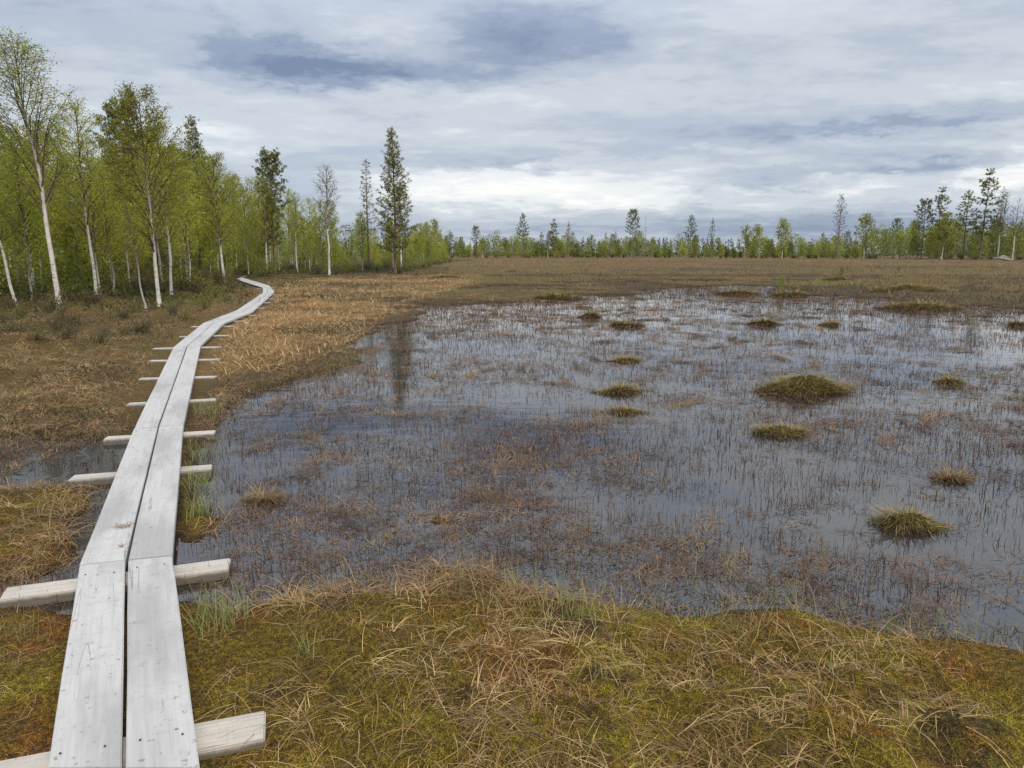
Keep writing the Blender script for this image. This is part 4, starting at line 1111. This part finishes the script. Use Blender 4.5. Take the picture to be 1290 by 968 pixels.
# remote forest beyond the treeline: reads as one dark mass
v0, f0, c0 = [], [], []
s = np.random.default_rng(5); n = 520
azs = np.radians(-38 + 96 * s.random(n)); rr_ = 265 + 130 * s.random(n) ** 1.2
hh = (6.4 + 2.6 * s.random(n) ** 1.5) * rr_ / 320
prt = []
for i in range(n):
    H = hh[i] * (1.12 if azs[i] > R(25) else 0.92); m_ = 110
    u = s.random(m_) ** 0.8; rad2 = (1 - u) ** .7 * H * 0.20 + 0.12; a = s.random(m_) * 6.28; q = np.sqrt(s.random(m_))
    c = np.stack([math.sin(azs[i]) * rr_[i] + np.cos(a) * rad2 * q, math.cos(azs[i]) * rr_[i] + np.sin(a) * rad2 * q, u * H], -1)
    prt.append((c, np.full(m_, .75) * (1.15 - u * .6)))
cen = np.concatenate([p_[0] for p_ in prt]); siz = np.concatenate([p_[1] for p_ in prt])
v, f, c = leaves(cen, siz, pick([(0.040, 0.058, 0.036), (0.05, 0.068, 0.04), (0.06, 0.08, 0.04)], len(cen)), aspect=.5)
obj('forest', mesh_np('forest', v, f, c, M['needle']), kind='stuff', label='distant dark conifer forest behind the far treeline', cat='forest')

# the thinner young wood between and behind the trees one can tell apart: one mass of leafy crowns and pale stems
def mass(name, pts, Hs, leafsz, cols, label, per, rw=0.17, seed=3):
    s = np.random.default_rng(seed); C_, Z_, K_ = [], [], []; tb = []
    for (px_, py_), H in zip(pts, Hs):
        m_ = per; u = 0.10 + 0.90 * s.random(m_) ** 1.0; rad2 = H * rw * np.sin(np.clip(u, 0, .98) * 2.9) ** .7 + .15; a = s.random(m_) * 6.28; q = np.sqrt(s.random(m_))
        lump = 1 + .35 * np.sin(a * 3 + u * 9 + px_)
        C_.append(np.stack([px_ + np.cos(a) * rad2 * q * lump, py_ + np.sin(a) * rad2 * q * lump, u * H + .1], -1))
        K_.append(np.tile(np.array(cols)[s.integers(0, len(cols))] * (0.8 + .4 * s.random()), (m_, 1)))
        lp = np.array([[px_ + s.normal() * .1 * k, py_, H * .75 * k / 3] for k in range(4)])
        tb.append(tube(lp, np.array([.06, .05, .035, .015]) * H / 7, 4, np.tile(WHITE * (.35 + .6 * s.random()), (4, 1))))
    C_ = np.concatenate(C_); K_ = np.concatenate(K_) * (0.75 + .5 * s.random((len(C_), 1)))
    v, f, c = cat([leaves(C_, leafsz * (.6 + .8 * s.random(len(C_))), K_)] + tb)
    obj(name, mesh_np(name, v, f, c, M['birch_leaf']), kind='stuff', label=label, cat='woodland')


s = np.random.default_rng(8); P_, H_ = [], []
LC = [(0.30, 0.315, 0.045), (0.25, 0.27, 0.042), (0.35, 0.345, 0.05), (0.18, 0.20, 0.045)]
while len(P_) < 330:
    seg = s.random() * (len(E) - 2) + 1; k = int(seg); p = E[k] + (E[min(k + 1, len(E) - 1)] - E[k]) * (seg - k)
    q = p + p / np.hypot(*p) * (6 + 70 * s.random() ** .9) + s.normal(size=2)
    if poly_sd(P_wood, np.array([q[0]]), np.array([q[1]]))[0] < 2 or path_d(np.array([q[0]]), np.array([q[1]]))[0] < 1.5: continue
    P_.append(tuple(q)); H_.append(1.4 + 3.4 * s.random())
mass('young_wood', P_, H_, 0.15, LC, 'mass of young leafy undergrowth trees filling the wood between the birches', 420, .2)
P_, H_ = [], []
for i in range(620):
    px = 480 + 1000 * s.random(); Y = front_y(px) + 6 + 70 * s.random() ** 1.4; X_ = (px - 645) / F * (Y * cp + CZ * sp)
    base = float(np.interp(px, [480, 600, 700, 900, 1040, 1100, 1200, 1400], [288, 296, 297, 301, 298, 284, 278, 282]))
    P_.append((X_, Y)); base += 9 * math.sin(px * .021 + 1) * math.sin(px * .057) + 5 * math.sin(px * .13); H_.append(min(top_z(Y, min(base + 16 * s.random() ** .8, 318)), 11))
mass('woodland', P_, H_, 0.36, [(0.25, 0.27, 0.065), (0.205, 0.225, 0.06), (0.30, 0.30, 0.075), (0.14, 0.155, 0.055)], 'mass of small green trees behind the far treeline', 240, .2)

# pale boulder at the far right
bmx = bmesh.new(); bmesh.ops.create_icosphere(bmx, subdivisions=3, radius=1)
for v_ in bmx.verts:
    k = 1 + 0.18 * math.sin(v_.co.x * 4 + 1) * math.cos(v_.co.y * 5) + 0.1 * math.sin(v_.co.z * 7 + v_.co.x * 3); v_.co = Vector((v_.co.x * 1.5 * k, v_.co.y * 1.1 * k, max(v_.co.z, -.3) * .75 * k))
me = bpy.data.meshes.new('boulder'); bmx.to_mesh(me); bmx.free()
ca = me.color_attributes.new('Col', 'FLOAT_COLOR', 'POINT')
for i in range(len(me.vertices)): ca.data[i].color = (0.25, 0.23, 0.21, 1)
me.materials.append(M['pine_bark'])
obj('boulder', me, label='pale grey boulder at the right end of the far treeline', cat='boulder', loc=(132 * (1271 - 645) / F, 136, .25))

# wisps of straw caught in the joint between the planks
for (px, py, n, L_, lab) in [(157, 665, 26, .10, 'small wisp of straw lying across the gap between two planks'), (158, 689, 12, .05, 'tiny wisp of straw stuck in the plank gap before the nearest joint')]:
    g = G(px, py, PT); s = rng
    c = pick([(0.30, 0.17, 0.07), (0.22, 0.12, 0.05)], n)
    b_ = np.stack([rng.normal(size=n) * .02, rng.normal(size=n) * .012, np.full(n, 0.004)], -1)
    aa = np.where(rng.random(n) < .65, np.pi, 1.2) + rng.normal(size=n) * .45
    v, f, c = ribbons(b_, aa, L_ * (0.4 + .8 * rng.random(n)), R(12) * rng.random(n), -R(5) * rng.random(n), np.full(n, .003), 3, c)
    v[:, 2] = np.maximum(v[:, 2], 0.003)
    obj('straw_wisp', mesh_np('straw_wisp', v, f, c, M['blade']), label=lab, cat='straw', loc=(g[0], g[1], PT + .001))
